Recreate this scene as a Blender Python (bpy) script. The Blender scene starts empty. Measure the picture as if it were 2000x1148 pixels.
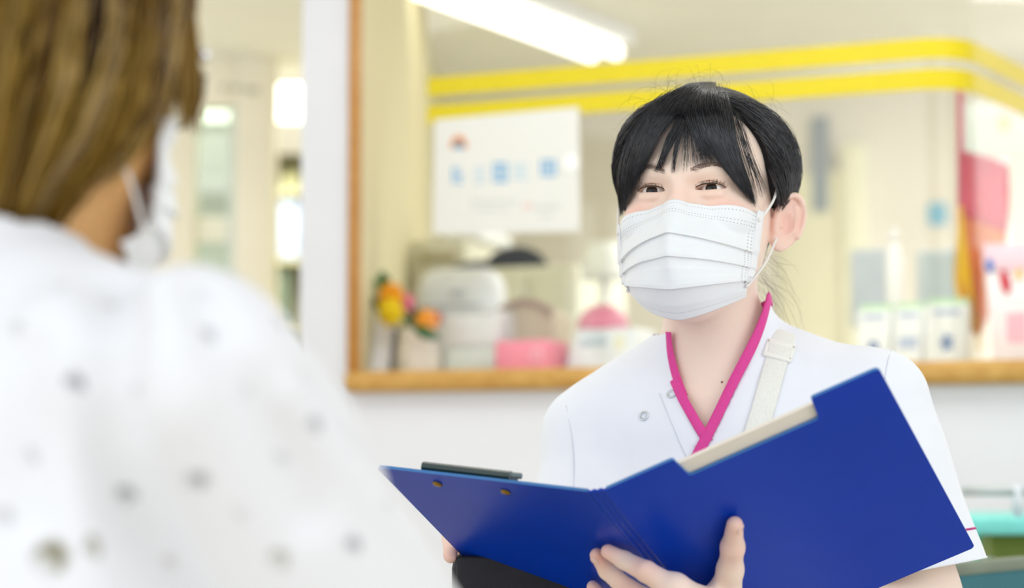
import bpy, bmesh, math, random
import numpy as np
from mathutils import Vector, Matrix

# ------------------------------------------------------------------ camera, world, light, exposure
SC = bpy.context.scene
COL = SC.collection
FPX = 3889.0                      # focal length in pixels of the 2000x1148 frame
PITCH = math.atan(316 / FPX)      # camera looks slightly up
CAMZ = 0.95
cam_data = bpy.data.cameras.new('camera')
cam_data.sensor_width = 36.0
cam_data.lens = FPX / 2000.0 * 36.0
cam_data.clip_start = 0.05
cam_data.dof.use_dof = True
cam_data.dof.focus_distance = 1.88
cam_data.dof.aperture_fstop = 3.3
camera = bpy.data.objects.new('camera', cam_data)
COL.objects.link(camera)
camera.location = (0, 0, CAMZ)
camera.rotation_euler = (math.pi / 2 + PITCH, 0, 0)
SC.camera = camera

world = bpy.data.worlds.new('daylight')
SC.world = world
world.use_nodes = True
world.node_tree.nodes['Background'].inputs[0].default_value = (0.93, 0.97, 1.0, 1)
world.node_tree.nodes['Background'].inputs[1].default_value = 1.3

SC.view_settings.view_transform = 'Standard'
SC.view_settings.look = 'None'
SC.view_settings.gamma = 1
SC.view_settings.use_curve_mapping = False
SC.view_settings.exposure = -0.15

def area_light(name, loc, target, sx, sy, power, color=(1, 1, 1)):
    d = bpy.data.lights.new(name, 'AREA')
    d.shape = 'RECTANGLE'; d.size = sx; d.size_y = sy
    d.energy = power; d.color = color
    o = bpy.data.objects.new(name, d)
    COL.objects.link(o)
    o.location = loc
    o.rotation_euler = (Vector(target) - Vector(loc)).to_track_quat('-Z', 'Y').to_euler()
    return o

# daylight through the window front behind and to the left of the camera
area_light('window_daylight', (-2.9, -1.2, 1.9), (0.2, 2.0, 1.0), 3.0, 2.2, 38, (0.95, 0.98, 1.0))
area_light('front_fill_right', (3.0, -0.6, 1.8), (0.3, 2.0, 1.0), 2.2, 2.0, 24, (0.98, 0.99, 1.0))  # added frontal fill from the right

# fill lights added at ceiling height to brighten the background
area_light('ceiling_fill', (0.3, 3.0, 2.40), (0.3, 3.25, 0), 2.6, 0.5, 13, (1.0, 0.99, 0.96))
area_light('counter_fill', (0.50, 2.95, 2.40), (0.50, 4.4, 1.15), 2.0, 0.3, 10, (1.0, 0.99, 0.95))  # extra fill added to lift the things on the counter
area_light('ceiling_fill', (-1.6, 3.6, 2.40), (-1.6, 3.8, 0), 0.5, 1.6, 9, (1.0, 0.99, 0.96))

# ------------------------------------------------------------------ pixel <-> space
CT, ST = math.cos(PITCH), math.sin(PITCH)
CAM = np.array([0, 0, CAMZ])
def ray(u, v):
    x = (u - 1000) / FPX; up = -(v - 574) / FPX
    d = np.array([x, CT - ST * up, ST + CT * up])
    return d / np.linalg.norm(d)
def P(u, v, D):
    d = ray(u, v)
    return CAM + d * (D / d[1])

# ------------------------------------------------------------------ materials
def lin(c):
    if isinstance(c, str):
        c = [int(c[i:i + 2], 16) / 255 for i in (0, 2, 4)]
    return tuple(x / 12.92 if x <= 0.04045 else ((x + 0.055) / 1.055) ** 2.4 for x in c)

MATS = {}
def mat(name, col, rough=0.5, spec=0.4, var=0.05, scale=40.0, bump=0.0, bscale=300.0, sss=0.0,
        sheen=0.0, coat=0.0, metal=0.0, emit=0.0, stretch=None, attr=None, attr_cols=None, trans=0.0):
    if name in MATS:
        return MATS[name]
    m = bpy.data.materials.new(name)
    m.use_nodes = True
    nt = m.node_tree; N = nt.nodes; L = nt.links
    b = N['Principled BSDF']
    c = lin(col)
    tc = N.new('ShaderNodeTexCoord'); mp = N.new('ShaderNodeMapping')
    L.new(tc.outputs['Object'], mp.inputs['Vector'])
    if stretch: mp.inputs['Scale'].default_value = stretch
    nz = N.new('ShaderNodeTexNoise'); nz.inputs['Scale'].default_value = scale; nz.inputs['Detail'].default_value = 4
    L.new(mp.outputs[0], nz.inputs['Vector'])
    rp = N.new('ShaderNodeValToRGB')
    rp.color_ramp.elements[0].position = 0.3; rp.color_ramp.elements[1].position = 0.7
    rp.color_ramp.elements[0].color = (*[max(0, x * (1 - var)) for x in c], 1)
    rp.color_ramp.elements[1].color = (*[min(1, x * (1 + var)) for x in c], 1)
    L.new(nz.outputs[0], rp.inputs[0])
    out = rp.outputs[0]
    if attr:
        at = N.new('ShaderNodeAttribute'); at.attribute_name = attr
        r2 = N.new('ShaderNodeValToRGB')
        while len(r2.color_ramp.elements) < len(attr_cols): r2.color_ramp.elements.new(0.5)
        for i, (pos, cc) in enumerate(attr_cols):
            r2.color_ramp.elements[i].position = pos
            r2.color_ramp.elements[i].color = (*lin(cc), 1)
        L.new(at.outputs['Fac'], r2.inputs[0]); out = r2.outputs[0]
    L.new(out, b.inputs['Base Color'])
    b.inputs['Roughness'].default_value = rough
    b.inputs['Specular IOR Level'].default_value = spec
    b.inputs['Metallic'].default_value = metal
    if sss:
        b.inputs['Subsurface Weight'].default_value = sss
        b.inputs['Subsurface Radius'].default_value = (1.0, 0.35, 0.2)
        b.inputs['Subsurface Scale'].default_value = 0.006
    if sheen: b.inputs['Sheen Weight'].default_value = sheen
    if coat:
        b.inputs['Coat Weight'].default_value = coat; b.inputs['Coat Roughness'].default_value = 0.15
    if emit:
        L.new(out, b.inputs['Emission Color']); b.inputs['Emission Strength'].default_value = emit
    if trans: b.inputs['Transmission Weight'].default_value = trans
    if bump:
        n2 = N.new('ShaderNodeTexNoise'); n2.inputs['Scale'].default_value = bscale; n2.inputs['Detail'].default_value = 3
        L.new(mp.outputs[0], n2.inputs['Vector'])
        bp = N.new('ShaderNodeBump'); bp.inputs['Strength'].default_value = bump; bp.inputs['Distance'].default_value = 0.002
        L.new(n2.outputs[0], bp.inputs['Height']); L.new(bp.outputs[0], b.inputs['Normal'])
    MATS[name] = m
    return m

def wood_mat(name, c1, c2):
    m = mat(name, c1, rough=0.4, var=0.1)
    nt = m.node_tree; N = nt.nodes; L = nt.links; b = N['Principled BSDF']
    w = N.new('ShaderNodeTexNoise'); w.inputs['Scale'].default_value = 9; w.inputs['Detail'].default_value = 8
    tc = N.new('ShaderNodeTexCoord'); mp = N.new('ShaderNodeMapping'); mp.inputs['Scale'].default_value = (0.6, 8, 8)
    L.new(tc.outputs['Object'], mp.inputs[0]); L.new(mp.outputs[0], w.inputs['Vector'])
    r = N.new('ShaderNodeValToRGB'); r.color_ramp.elements[0].color = (*lin(c1), 1); r.color_ramp.elements[1].color = (*lin(c2), 1)
    r.color_ramp.elements[0].position = 0.3; r.color_ramp.elements[1].position = 0.7
    L.new(w.outputs[0], r.inputs[0]); L.new(r.outputs[0], b.inputs['Base Color'])
    return m

def glass_mat(name, tint, refl=0.06, rough=0.02):
    m = bpy.data.materials.new(name); m.use_nodes = True
    nt = m.node_tree; N = nt.nodes; L = nt.links
    N.remove(N['Principled BSDF'])
    t = N.new('ShaderNodeBsdfTransparent'); t.inputs[0].default_value = (*lin(tint), 1)
    g = N.new('ShaderNodeBsdfGlossy'); g.inputs['Roughness'].default_value = rough
    lw = N.new('ShaderNodeLayerWeight'); lw.inputs[0].default_value = 0.5
    pw = N.new('ShaderNodeMath'); pw.operation = 'POWER'; pw.inputs[1].default_value = 4.0
    ml = N.new('ShaderNodeMath'); ml.operation = 'MULTIPLY_ADD'; ml.inputs[1].default_value = 0.18; ml.inputs[2].default_value = refl * 0.5
    L.new(lw.outputs['Facing'], pw.inputs[0]); L.new(pw.outputs[0], ml.inputs[0])
    mx = N.new('ShaderNodeMixShader')
    L.new(ml.outputs[0], mx.inputs[0]); L.new(t.outputs[0], mx.inputs[1]); L.new(g.outputs[0], mx.inputs[2])
    L.new(mx.outputs[0], N['Material Output'].inputs[0])
    return m

# ------------------------------------------------------------------ objects
def tag(o, label=None, cat=None, group=None, kind=None):
    if label: o['label'] = label
    if cat: o['category'] = cat
    if group: o['group'] = group
    if kind: o['kind'] = kind
    return o
def empty(name, loc, label, cat, group=None, kind=None):
    o = bpy.data.objects.new(name, None); COL.objects.link(o)
    o.location = tuple(loc); o.empty_display_size = 0.05
    return tag(o, label, cat, group, kind)
def link(name, me, m, parent=None, smooth=False, origin=None):
    """link a mesh given in world coordinates; children keep their world place under the parent"""
    if origin is not None:
        me.transform(Matrix.Translation(-Vector(tuple(origin))))
    o = bpy.data.objects.new(name, me); COL.objects.link(o)
    if origin is not None: o.location = tuple(origin)
    if m is not None:
        for mm in (m if isinstance(m, (list, tuple)) else [m]): me.materials.append(mm)
    if smooth: me.polygons.foreach_set('use_smooth', np.ones(len(me.polygons), dtype=bool))
    if parent is not None:
        o.parent = parent
        base = parent.location.copy()
        if parent.parent is not None: base = base + parent.parent.location
        o.location = o.location - base
    return o

def fast_mesh(name, V, F, k=4):
    V = np.asarray(V, dtype=np.float32); F = np.asarray(F, dtype=np.int32)
    me = bpy.data.meshes.new(name)
    me.vertices.add(len(V)); me.vertices.foreach_set('co', V.ravel())
    me.loops.add(F.size); me.loops.foreach_set('vertex_index', F.ravel())
    me.polygons.add(len(F))
    me.polygons.foreach_set('loop_start', np.arange(0, F.size, k, dtype=np.int32))
    me.polygons.foreach_set('loop_total', np.full(len(F), k, dtype=np.int32))
    me.update(calc_edges=True)
    return me
def point_attr(me, name, vals):
    a = me.attributes.new(name, 'FLOAT', 'POINT')
    a.data.foreach_set('value', np.asarray(vals, dtype=np.float32))

class MB:
    """collects boxes / tubes / prisms / lathes into one bmesh"""
    def __init__(s): s.bm = bmesh.new()
    def hexa(s, c8):
        v = [s.bm.verts.new(tuple(c)) for c in c8]
        for f in ((0, 3, 2, 1), (4, 5, 6, 7), (0, 1, 5, 4), (1, 2, 6, 5), (2, 3, 7, 6), (3, 0, 4, 7)):
            s.bm.faces.new([v[i] for i in f])
        return s
    def box(s, x0, x1, y0, y1, z0, z1, fr=None):
        c = [(x0, y0, z0), (x1, y0, z0), (x1, y1, z0), (x0, y1, z0), (x0, y0, z1), (x1, y0, z1), (x1, y1, z1), (x0, y1, z1)]
        return s.hexa([fr(*p) for p in c] if fr else c)
    def tube(s, pts, r, n=8, caps=True):
        pts = [np.asarray(p, float) for p in pts]
        rs = r if hasattr(r, '__len__') else [r] * len(pts)
        rings = []; prev = None
        for i, p in enumerate(pts):
            t = pts[min(i + 1, len(pts) - 1)] - pts[max(i - 1, 0)]
            t = t / (np.linalg.norm(t) + 1e-12)
            if prev is None:
                a = np.array([0, 0, 1.0]) if abs(t[2]) < 0.9 else np.array([1.0, 0, 0])
                prev = np.cross(t, a); prev /= np.linalg.norm(prev)
            prev = prev - t * (prev @ t); prev /= np.linalg.norm(prev) + 1e-12
            b = np.cross(t, prev)
            rings.append([s.bm.verts.new(tuple(p + rs[i] * (prev * math.cos(2 * math.pi * k / n) + b * math.sin(2 * math.pi * k / n)))) for k in range(n)])
        for A, B in zip(rings, rings[1:]):
            for k in range(n): s.bm.faces.new((A[k], A[(k + 1) % n], B[(k + 1) % n], B[k]))
        if caps:
            s.bm.faces.new(rings[0][::-1]); s.bm.faces.new(rings[-1])
        return s
    def torus(s, c, nrm, R, r, n=28, m=8):
        c = np.asarray(c, float); nrm = np.asarray(nrm, float); nrm = nrm / np.linalg.norm(nrm)
        a = np.cross(nrm, [0, 0, 1.0]); a /= np.linalg.norm(a); b = np.cross(nrm, a)
        g = []
        for i in range(n):
            th = 2 * math.pi * i / n; e = a * math.cos(th) + b * math.sin(th)
            g.append([s.bm.verts.new(tuple(c + e * (R + r * math.cos(2 * math.pi * j / m)) + nrm * r * math.sin(2 * math.pi * j / m))) for j in range(m)])
        for i in range(n):
            for j in range(m): s.bm.faces.new((g[i][j], g[(i + 1) % n][j], g[(i + 1) % n][(j + 1) % m], g[i][(j + 1) % m]))
        return s
    def lathe(s, c, prof, n=24):
        rings = []
        for r, z in prof:
            rings.append([s.bm.verts.new((c[0] + r * math.cos(2 * math.pi * k / n), c[1] + r * math.sin(2 * math.pi * k / n), c[2] + z)) for k in range(n)])
        for A, B in zip(rings, rings[1:]):
            for k in range(n): s.bm.faces.new((A[k], A[(k + 1) % n], B[(k + 1) % n], B[k]))
        s.bm.faces.new(rings[0][::-1]); s.bm.faces.new(rings[-1])
        return s
    def prism(s, poly, ext):
        """poly: list of 3D points; ext: extrusion vector"""
        e = np.asarray(ext, float)
        a = [s.bm.verts.new(tuple(p)) for p in poly]; b = [s.bm.verts.new(tuple(np.asarray(p) + e)) for p in poly]
        s.bm.faces.new(a[::-1]); s.bm.faces.new(b)
        n = len(a)
        for i in range(n): s.bm.faces.new((a[i], a[(i + 1) % n], b[(i + 1) % n], b[i]))
        return s
    def ball(s, c, r, n=12, M=None):
        rr = r if hasattr(r, '__len__') else (r, r, r)
        g = bmesh.ops.create_icosphere(s.bm, subdivisions=2 if n < 16 else 3, radius=1.0)
        for v in g['verts']:
            p = np.array(v.co) * rr
            if M is not None: p = M @ p
            v.co = tuple(np.asarray(c) + p)
        return s
    def build(s, name, m, parent=None, smooth=False, bevel=0.0, origin=None, seg=2):
        bmesh.ops.recalc_face_normals(s.bm, faces=s.bm.faces)
        if bevel:
            bmesh.ops.bevel(s.bm, geom=[e for e in s.bm.edges if len(e.link_faces) == 2 and e.calc_face_angle(0) > 0.5], offset=bevel, segments=seg, affect='EDGES', profile=0.5, clamp_overlap=True)
        me = bpy.data.meshes.new(name); s.bm.to_mesh(me); s.bm.free()
        o = link(name, me, m, parent, smooth or bevel > 0, origin)
        if bevel and not smooth:
            pass
        return o

def spline(pts, n):
    """Catmull-Rom resample of a polyline to n points"""
    p = np.asarray(pts, float)
    if len(p) == 2:
        t = np.linspace(0, 1, n)[:, None]; return p[0] * (1 - t) + p[1] * t
    q = np.vstack([2 * p[0] - p[1], p, 2 * p[-1] - p[-2]])
    t = np.linspace(0, len(p) - 1 - 1e-9, n); i = t.astype(int); f = (t - i)[:, None]
    a, b, c, d = q[i], q[i + 1], q[i + 2], q[i + 3]
    return 0.5 * (2 * b + (c - a) * f + (2 * a - 5 * b + 4 * c - d) * f ** 2 + (3 * b - a - 3 * c + d) * f ** 3)

# ------------------------------------------------------------------ signed distance tools
def smin(a, b, k):
    h = np.maximum(k - np.abs(a - b), 0) / k
    return np.minimum(a, b) - h * h * k * 0.25
def smax(a, b, k): return -smin(-a, -b, k)
def ell(p, c, r):
    q = p - np.asarray(c); r = np.asarray(r, float)
    k0 = np.sqrt((((q / r)) ** 2).sum(1)); k1 = np.sqrt(((q / r ** 2) ** 2).sum(1)) + 1e-9
    return k0 * (k0 - 1) / k1
def cone(p, a, b, ra, rb):
    a = np.asarray(a, float); b = np.asarray(b, float); ab = b - a
    t = np.clip(((p - a) @ ab) / (ab @ ab), 0, 1)
    return np.sqrt(((p - a - t[:, None] * ab) ** 2).sum(1)) - (ra + (rb - ra) * t)
def chain(p, pts, rs, k=0.004):
    d = None
    for i in range(len(pts) - 1):
        e = cone(p, pts[i], pts[i + 1], rs[i], rs[i + 1])
        d = e if d is None else smin(d, e, k)
    return d
def local(fn, p, c, R, m=.03):
    """evaluate fn only near the ball (c, R); farther away a safe lower bound is enough"""
    b = np.sqrt(((p - np.asarray(c)) ** 2).sum(1)) - R
    out = np.maximum(b, m * .8)
    k = b < m
    if k.any(): out[k] = fn(p[k])
    return out
def grad(fn, p, e=4e-4):
    g = np.stack([fn(p + np.eye(3)[i] * e) - fn(p - np.eye(3)[i] * e) for i in range(3)], 1) / (2 * e)
    return g
def trace(fn, o, d, t0=0.5, t1=4.0, it=90, relax=0.85):
    o = np.asarray(o, float); d = np.atleast_2d(d)
    t = np.full(len(d), t0)
    for _ in range(it):
        v = fn(o + d * t[:, None])
        t = np.minimum(t + v * relax, t1)
    return o + d * t[:, None]
def pix_on(fn, px, off=0.0):
    d = np.array([ray(*q) for q in px])
    f = (lambda p: fn(p) - off) if off else fn
    return trace(f, CAM, d)

def mesh_sdf(fn, xs, ys, zs, R=None, T=None, project=2, cull=1.35, pad=0.005):
    """sparse naive surface nets on a tensor grid given in a local frame (R,T local->world)"""
    B = 8
    def padax(a):
        n = (-(len(a) - 1)) % B
        return np.concatenate([a, a[-1] + (a[-1] - a[-2]) * np.arange(1, n + 1)]) if n else a
    xs, ys, zs = padax(np.asarray(xs)), padax(np.asarray(ys)), padax(np.asarray(zs))
    R = np.eye(3) if R is None else R; T = np.zeros(3) if T is None else T
    f = lambda q: fn(q @ R.T + T)
    nb = [(len(a) - 1) // B for a in (xs, ys, zs)]
    def cen(a): return (a[:-1:B] + a[B::B]) / 2, (a[B::B] - a[:-1:B]) / 2
    (cx, hx), (cy, hy), (cz, hz) = cen(xs), cen(ys), cen(zs)
    I, J, K = [q.ravel() for q in np.meshgrid(*[np.arange(n) for n in nb], indexing='ij')]
    act = []
    for s in range(0, len(I), 200000):
        i, j, k = I[s:s + 200000], J[s:s + 200000], K[s:s + 200000]
        d = f(np.stack([cx[i], cy[j], cz[k]], 1))
        hd = np.sqrt(hx[i] ** 2 + hy[j] ** 2 + hz[k] ** 2)
        act.append(np.abs(d) < hd * cull + pad)
    act = np.concatenate(act); I, J, K = I[act], J[act], K[act]
    o = np.arange(B + 1)
    nA = len(I)
    gi = (I[:, None] * B + o); gj = (J[:, None] * B + o); gk = (K[:, None] * B + o)
    val = np.empty((nA, B + 1, B + 1, B + 1), dtype=np.float64)
    step = 600
    for s in range(0, nA, step):
        e = min(s + step, nA)
        X = np.broadcast_to(xs[gi[s:e]][:, :, None, None], (e - s, 9, 9, 9)); Y = np.broadcast_to(ys[gj[s:e]][:, None, :, None], (e - s, 9, 9, 9)); Z = np.broadcast_to(zs[gk[s:e]][:, None, None, :], (e - s, 9, 9, 9))
        val[s:e] = f(np.stack([X.ravel(), Y.ravel(), Z.ravel()], 1)).reshape(e - s, 9, 9, 9)
    ins = val < 0
    c = [ins[:, a:a + B, b:b + B, d:d + B] for a in (0, 1) for b in (0, 1) for d in (0, 1)]
    sm = sum(x.astype(np.int8) for x in c)
    mixed = (sm > 0) & (sm < 8)
    b_, a0, a1, a2 = np.nonzero(mixed)
    ci, cj, ck = I[b_] * B + a0, J[b_] * B + a1, K[b_] * B + a2
    NY, NZ = len(ys) + 2, len(zs) + 2
    key = (ci.astype(np.int64) * NY + cj) * NZ + ck
    acc = np.zeros((len(b_), 3)); cnt = np.zeros(len(b_))
    offs = [(a, b, d) for a in (0, 1) for b in (0, 1) for d in (0, 1)]
    for p in offs:
        for ax in range(3):
            if p[ax]: continue
            q = list(p); q[ax] = 1
            v0 = val[b_, a0 + p[0], a1 + p[1], a2 + p[2]]; v1 = val[b_, a0 + q[0], a1 + q[1], a2 + q[2]]
            m = (v0 < 0) != (v1 < 0)
            t = np.where(m, v0 / np.where(m, v0 - v1, 1), 0)
            c0 = np.stack([xs[ci + p[0]], ys[cj + p[1]], zs[ck + p[2]]], 1); c1 = np.stack([xs[ci + q[0]], ys[cj + q[1]], zs[ck + q[2]]], 1)
            acc += np.where(m[:, None], c0 + (c1 - c0) * t[:, None], 0); cnt += m
    V = acc / cnt[:, None]
    order = np.argsort(key); skey = key[order]
    def find(i, j, k):
        kk = (i.astype(np.int64) * NY + j) * NZ + k
        pos = np.clip(np.searchsorted(skey, kk), 0, len(skey) - 1)
        ok = skey[pos] == kk
        return np.where(ok, order[pos], -1)
    faces = []
    for ax in range(3):
        u = ins[:, :B, :B, :B]
        w = [ins[:, 1:, :B, :B], ins[:, :B, 1:, :B], ins[:, :B, :B, 1:]][ax]
        bb, x, y, z = np.nonzero(u != w)
        i, j, k = I[bb] * B + x, J[bb] * B + y, K[bb] * B + z
        s0 = u[bb, x, y, z]
        d1, d2 = [((0, 1, 0), (0, 0, 1)), ((0, 0, 1), (1, 0, 0)), ((1, 0, 0), (0, 1, 0))][ax]
        A = find(i, j, k); Bq = find(i - d1[0], j - d1[1], k - d1[2])
        Cq = find(i - d1[0] - d2[0], j - d1[1] - d2[1], k - d1[2] - d2[2]); D = find(i - d2[0], j - d2[1], k - d2[2])
        q = np.stack([A, Bq, Cq, D], 1)
        q = np.where(s0[:, None], q, q[:, ::-1])
        faces.append(q[(q >= 0).all(1)])
    F = np.concatenate(faces)
    lim = 0.6 * max(np.diff(xs).min(), 1e-4)
    for _ in range(project):
        g = grad(f, V); d = f(V)
        V = V - np.clip((d / np.maximum((g ** 2).sum(1), 0.2)), -0.004, 0.004)[:, None] * g
    V = V @ R.T + T
    return V, F

def axis(lo, hi, base, *fine):
    """grid coordinates from lo to hi with spacing base, finer inside (a,b,h) ranges"""
    out = [lo]; x = lo
    while x < hi:
        h = base
        for a, b, hh in fine:
            dist = max(a - x, x - b, 0)
            h = min(h, hh + dist * 0.35)
        x += h; out.append(x)
    return np.array(out)

def rot(axis_, deg):
    return np.array(Matrix.Rotation(math.radians(deg), 3, axis_))

def strands_mesh(name, pts, r0, r1=None, sides=3, tint=None):
    """pts (S,K,3): one tapered tube for each strand"""
    pts = np.asarray(pts, float); S, K, _ = pts.shape
    r0 = np.broadcast_to(np.asarray(r0, float), (S,)); r1 = r0 * 0.25 if r1 is None else np.broadcast_to(r1, (S,))
    t = np.gradient(pts, axis=1); t /= np.linalg.norm(t, axis=2, keepdims=True) + 1e-12
    ref = np.where(np.abs(t[:, :1, 2:3]) < 0.9, np.array([0, 0, 1.0]), np.array([1.0, 0, 0]))
    u = np.cross(t, np.broadcast_to(ref, t.shape)); u /= np.linalg.norm(u, axis=2, keepdims=True) + 1e-12
    w = np.cross(t, u)
    s = np.linspace(0, 1, K)[None, :]
    rad = r0[:, None] + (r1 - r0)[:, None] * np.clip((s - 0.5) / 0.5, 0, 1) ** 1.5
    V = np.stack([pts + rad[..., None] * (u * math.cos(2 * math.pi * k / sides) + w * math.sin(2 * math.pi * k / sides)) for k in range(sides)], 2)
    idx = np.arange(S * K * sides).reshape(S, K, sides)
    a = idx[:, :-1]; b = idx[:, 1:]
    F = np.stack([a, np.roll(a, -1, 2), np.roll(b, -1, 2), b], -1).reshape(-1, 4)
    me = fast_mesh(name, V.reshape(-1, 3), F)
    if tint is not None: point_attr(me, 'tint', np.repeat(tint, K * sides))
    return me

def ribbon_mesh(name, pts, nrm, width, thick):
    """flat band swept along pts lying on a surface with normals nrm"""
    pts = np.asarray(pts, float); nrm = np.asarray(nrm, float)
    nrm = nrm / np.linalg.norm(nrm, axis=1, keepdims=True)
    t = np.gradient(pts, axis=0); t /= np.linalg.norm(t, axis=1, keepdims=True)
    s = np.cross(t, nrm); s /= np.linalg.norm(s, axis=1, keepdims=True)
    w = (np.broadcast_to(np.asarray(width, float), (len(pts),)) / 2)[:, None]
    prof = [(-1, 0), (-1, 0.7), (-0.85, 1), (0.85, 1), (1, 0.7), (1, 0)]
    V = np.stack([pts + s * w * a + nrm * thick * b for a, b in prof], 1)
    K, n = len(pts), len(prof); idx = np.arange(K * n).reshape(K, n)
    F = []
    for i in range(K - 1):
        for j in range(n): F.append((idx[i, j], idx[i, (j + 1) % n], idx[i + 1, (j + 1) % n], idx[i + 1, j]))
    me = bpy.data.meshes.new(name)
    me.from_pydata([tuple(v) for v in V.reshape(-1, 3)], [], [tuple(map(int, f)) for f in F] + [tuple(int(x) for x in idx[0, ::-1]), tuple(int(x) for x in idx[-1])])
    bm = bmesh.new(); bm.from_mesh(me); bmesh.ops.recalc_face_normals(bm, faces=bm.faces); bm.to_mesh(me); bm.free()
    return me

rng = np.random.default_rng(7)
random.seed(7)

# ------------------------------------------------------------------ the room
WA = np.array([-0.356, 4.2, 0.0]); WS = np.array([0.923, -0.385, 0.0]); WS /= np.linalg.norm(WS)
WB = np.array([-WS[1], WS[0], 0.0])          # into the reception office
def WF(s, d, h): return WA + WS * s + WB * d + np.array([0, 0, h])
def wpix(u, v, d):
    r = ray(u, v); t = (((WA + WB * d) - CAM) @ WB) / (r @ WB)
    p = CAM + r * t
    return float((p - WA) @ WS), float(p[2])
def spx(u, d, v=700): return wpix(u, v, d)[0]

M_white_wall = mat('white_paint', 'E3E4EA', rough=0.7, var=0.02, scale=6)
M_cream = mat('cream_paint', 'E9E3D8', rough=0.75, var=0.03, scale=3)
M_cream2 = mat('cream_door', 'F0EBDE', rough=0.6, var=0.03, scale=3)
M_ceiling = mat('ceiling_board', 'F6F6F2', rough=0.8, var=0.02, scale=5)
M_floor = mat('vinyl_floor', 'CFC6B2', rough=0.35, var=0.06, scale=8)
M_wood = wood_mat('counter_wood', 'B8873C', 'CFA458')
M_wood_edge = wood_mat('frame_wood', 'A8712C', 'C08A40')
M_glass = glass_mat('clear_glass', 'FEFFFE')
M_white = mat('white_plastic', 'EEEEF0', rough=0.4, var=0.02)
M_tube = mat('lamp_tube', 'FFFDF0', rough=0.4, var=0.0, emit=3.2)

CEIL = 2.45
o = MB().box(-4, 5, -2.0, 13, -0.06, 0).build('floor', M_floor); tag(o, 'beige vinyl floor of the clinic', 'floor', kind='structure')
o = MB().box(-4, 5, 0.9, 13, CEIL, CEIL + 0.06).build('ceiling', M_ceiling); tag(o, 'cream ceiling over clinic and office', 'ceiling', kind='structure')

s585, s680, s697 = spx(585, 0), spx(681, 0), spx(697, 0)
SR = 2.6
o = MB().box(s680, SR, 0, 0.14, 0, 1.082, WF).build('wall_front', M_white_wall); tag(o, 'white wall below the wooden reception counter', 'wall', kind='structure')
o = MB().box(s585, s680, 0, 0.05, 0, CEIL, WF).build('wall_pillar', mat('pier_paint', 'DADBE1', rough=.7, var=.02, scale=6)); tag(o, 'white wall pier beside the reception window', 'wall', kind='structure')
o = MB().box(s680, s697, -0.012, 0.02, 1.126, CEIL, WF).build('trim_1', M_wood_edge, bevel=0.004); tag(o, 'brown wooden upright frame of reception window', 'frame', kind='structure')

s668 = spx(668, -0.035)
o = MB().box(s668, SR, -0.035, 0.62, 1.082, 1.126, WF).build('counter_top', M_wood, bevel=0.014, seg=4)
tag(o, 'long brown wooden reception counter top with rounded front edge', 'counter')

# office walls
BD = 4.2
sL1 = spx(872, BD, 400)
a0 = WF(s680 + 0.004, 0.052, 0); a1 = WF(sL1, BD, 0); dv = (a1 - a0) / np.linalg.norm(a1 - a0); nn = np.array([-dv[1], dv[0], 0]) * 0.1
bm = MB(); bm.hexa([a0, a1, a1 + nn, a0 + nn] + [q + np.array([0, 0, CEIL]) for q in (a0, a1, a1 + nn, a0 + nn)])
o = bm.build('wall_left', mat('khaki_cream_paint', 'D2CBA6', rough=.75, var=.03, scale=3)); tag(o, 'cream side wall of the reception office', 'wall', kind='structure')
o = MB().box(sL1, 4.2, BD, BD + 0.12, 0, CEIL, WF).build('wall_back', M_cream); tag(o, 'cream back wall of the reception office', 'wall', kind='structure')

# curved glass screen with two yellow bands
GD = 0.13
g0, g1 = spx(835, GD, 150), spx(1790, GD, 60)
path = [(g0, GD)] + [(g0 + (g1 - g0) * i / 8, GD) for i in range(1, 9)]
RAD = 0.10
for i in range(1, 11):
    th = math.radians(80 * i / 10)
    path.append((g1 + RAD * math.sin(th), GD + RAD * (1 - math.cos(th))))
th = math.radians(80)
path += [(path[-1][0] + 0.5 * k / 4 * math.cos(th), path[-1][1] + 0.5 * k / 4 * math.sin(th)) for k in range(1, 5)]
path = np.array(path)
def band(name, m, h0, h1, off, thick, parent):
    t = np.gradient(path, axis=0); t /= np.linalg.norm(t, axis=1, keepdims=True); n = np.stack([t[:, 1], -t[:, 0]], 1)
    pa = path + n * off; pb = path + n * (off - thick)
    bm = bmesh.new()
    R = [[bm.verts.new(tuple(WF(p[0], p[1], h))) for p, h in ((pa[i], h0), (pa[i], h1), (pb[i], h1), (pb[i], h0))] for i in range(len(path))]
    for A, B_ in zip(R, R[1:]):
        for k in range(4): bm.faces.new((A[k], A[(k + 1) % 4], B_[(k + 1) % 4], B_[k]))
    bm.faces.new(R[0]); bm.faces.new(R[-1][::-1])
    q = MB(); q.bm.free(); q.bm = bm
    return q.build(name, m, parent, smooth=False)
screen = empty('glass_screen', WF(g0, GD, 1.126), 'curved clear glass screen with two yellow bands on the reception counter', 'glass screen')
band('glass_pane', M_glass, 1.127, 2.30, 0, 0.006, screen)
M_yellow = mat('yellow_film', 'D6C400', rough=0.4, var=0.03)
hA = [wpix(835, v, GD)[1] for v in (152, 189, 206, 243)]
for h1, h0 in ((hA[0], hA[1]), (hA[2], hA[3])):
    o = band('yellow_band', M_yellow, h0, h1, 0.0016, 0.0012, screen); o['label'] = 'yellow film band'

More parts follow.
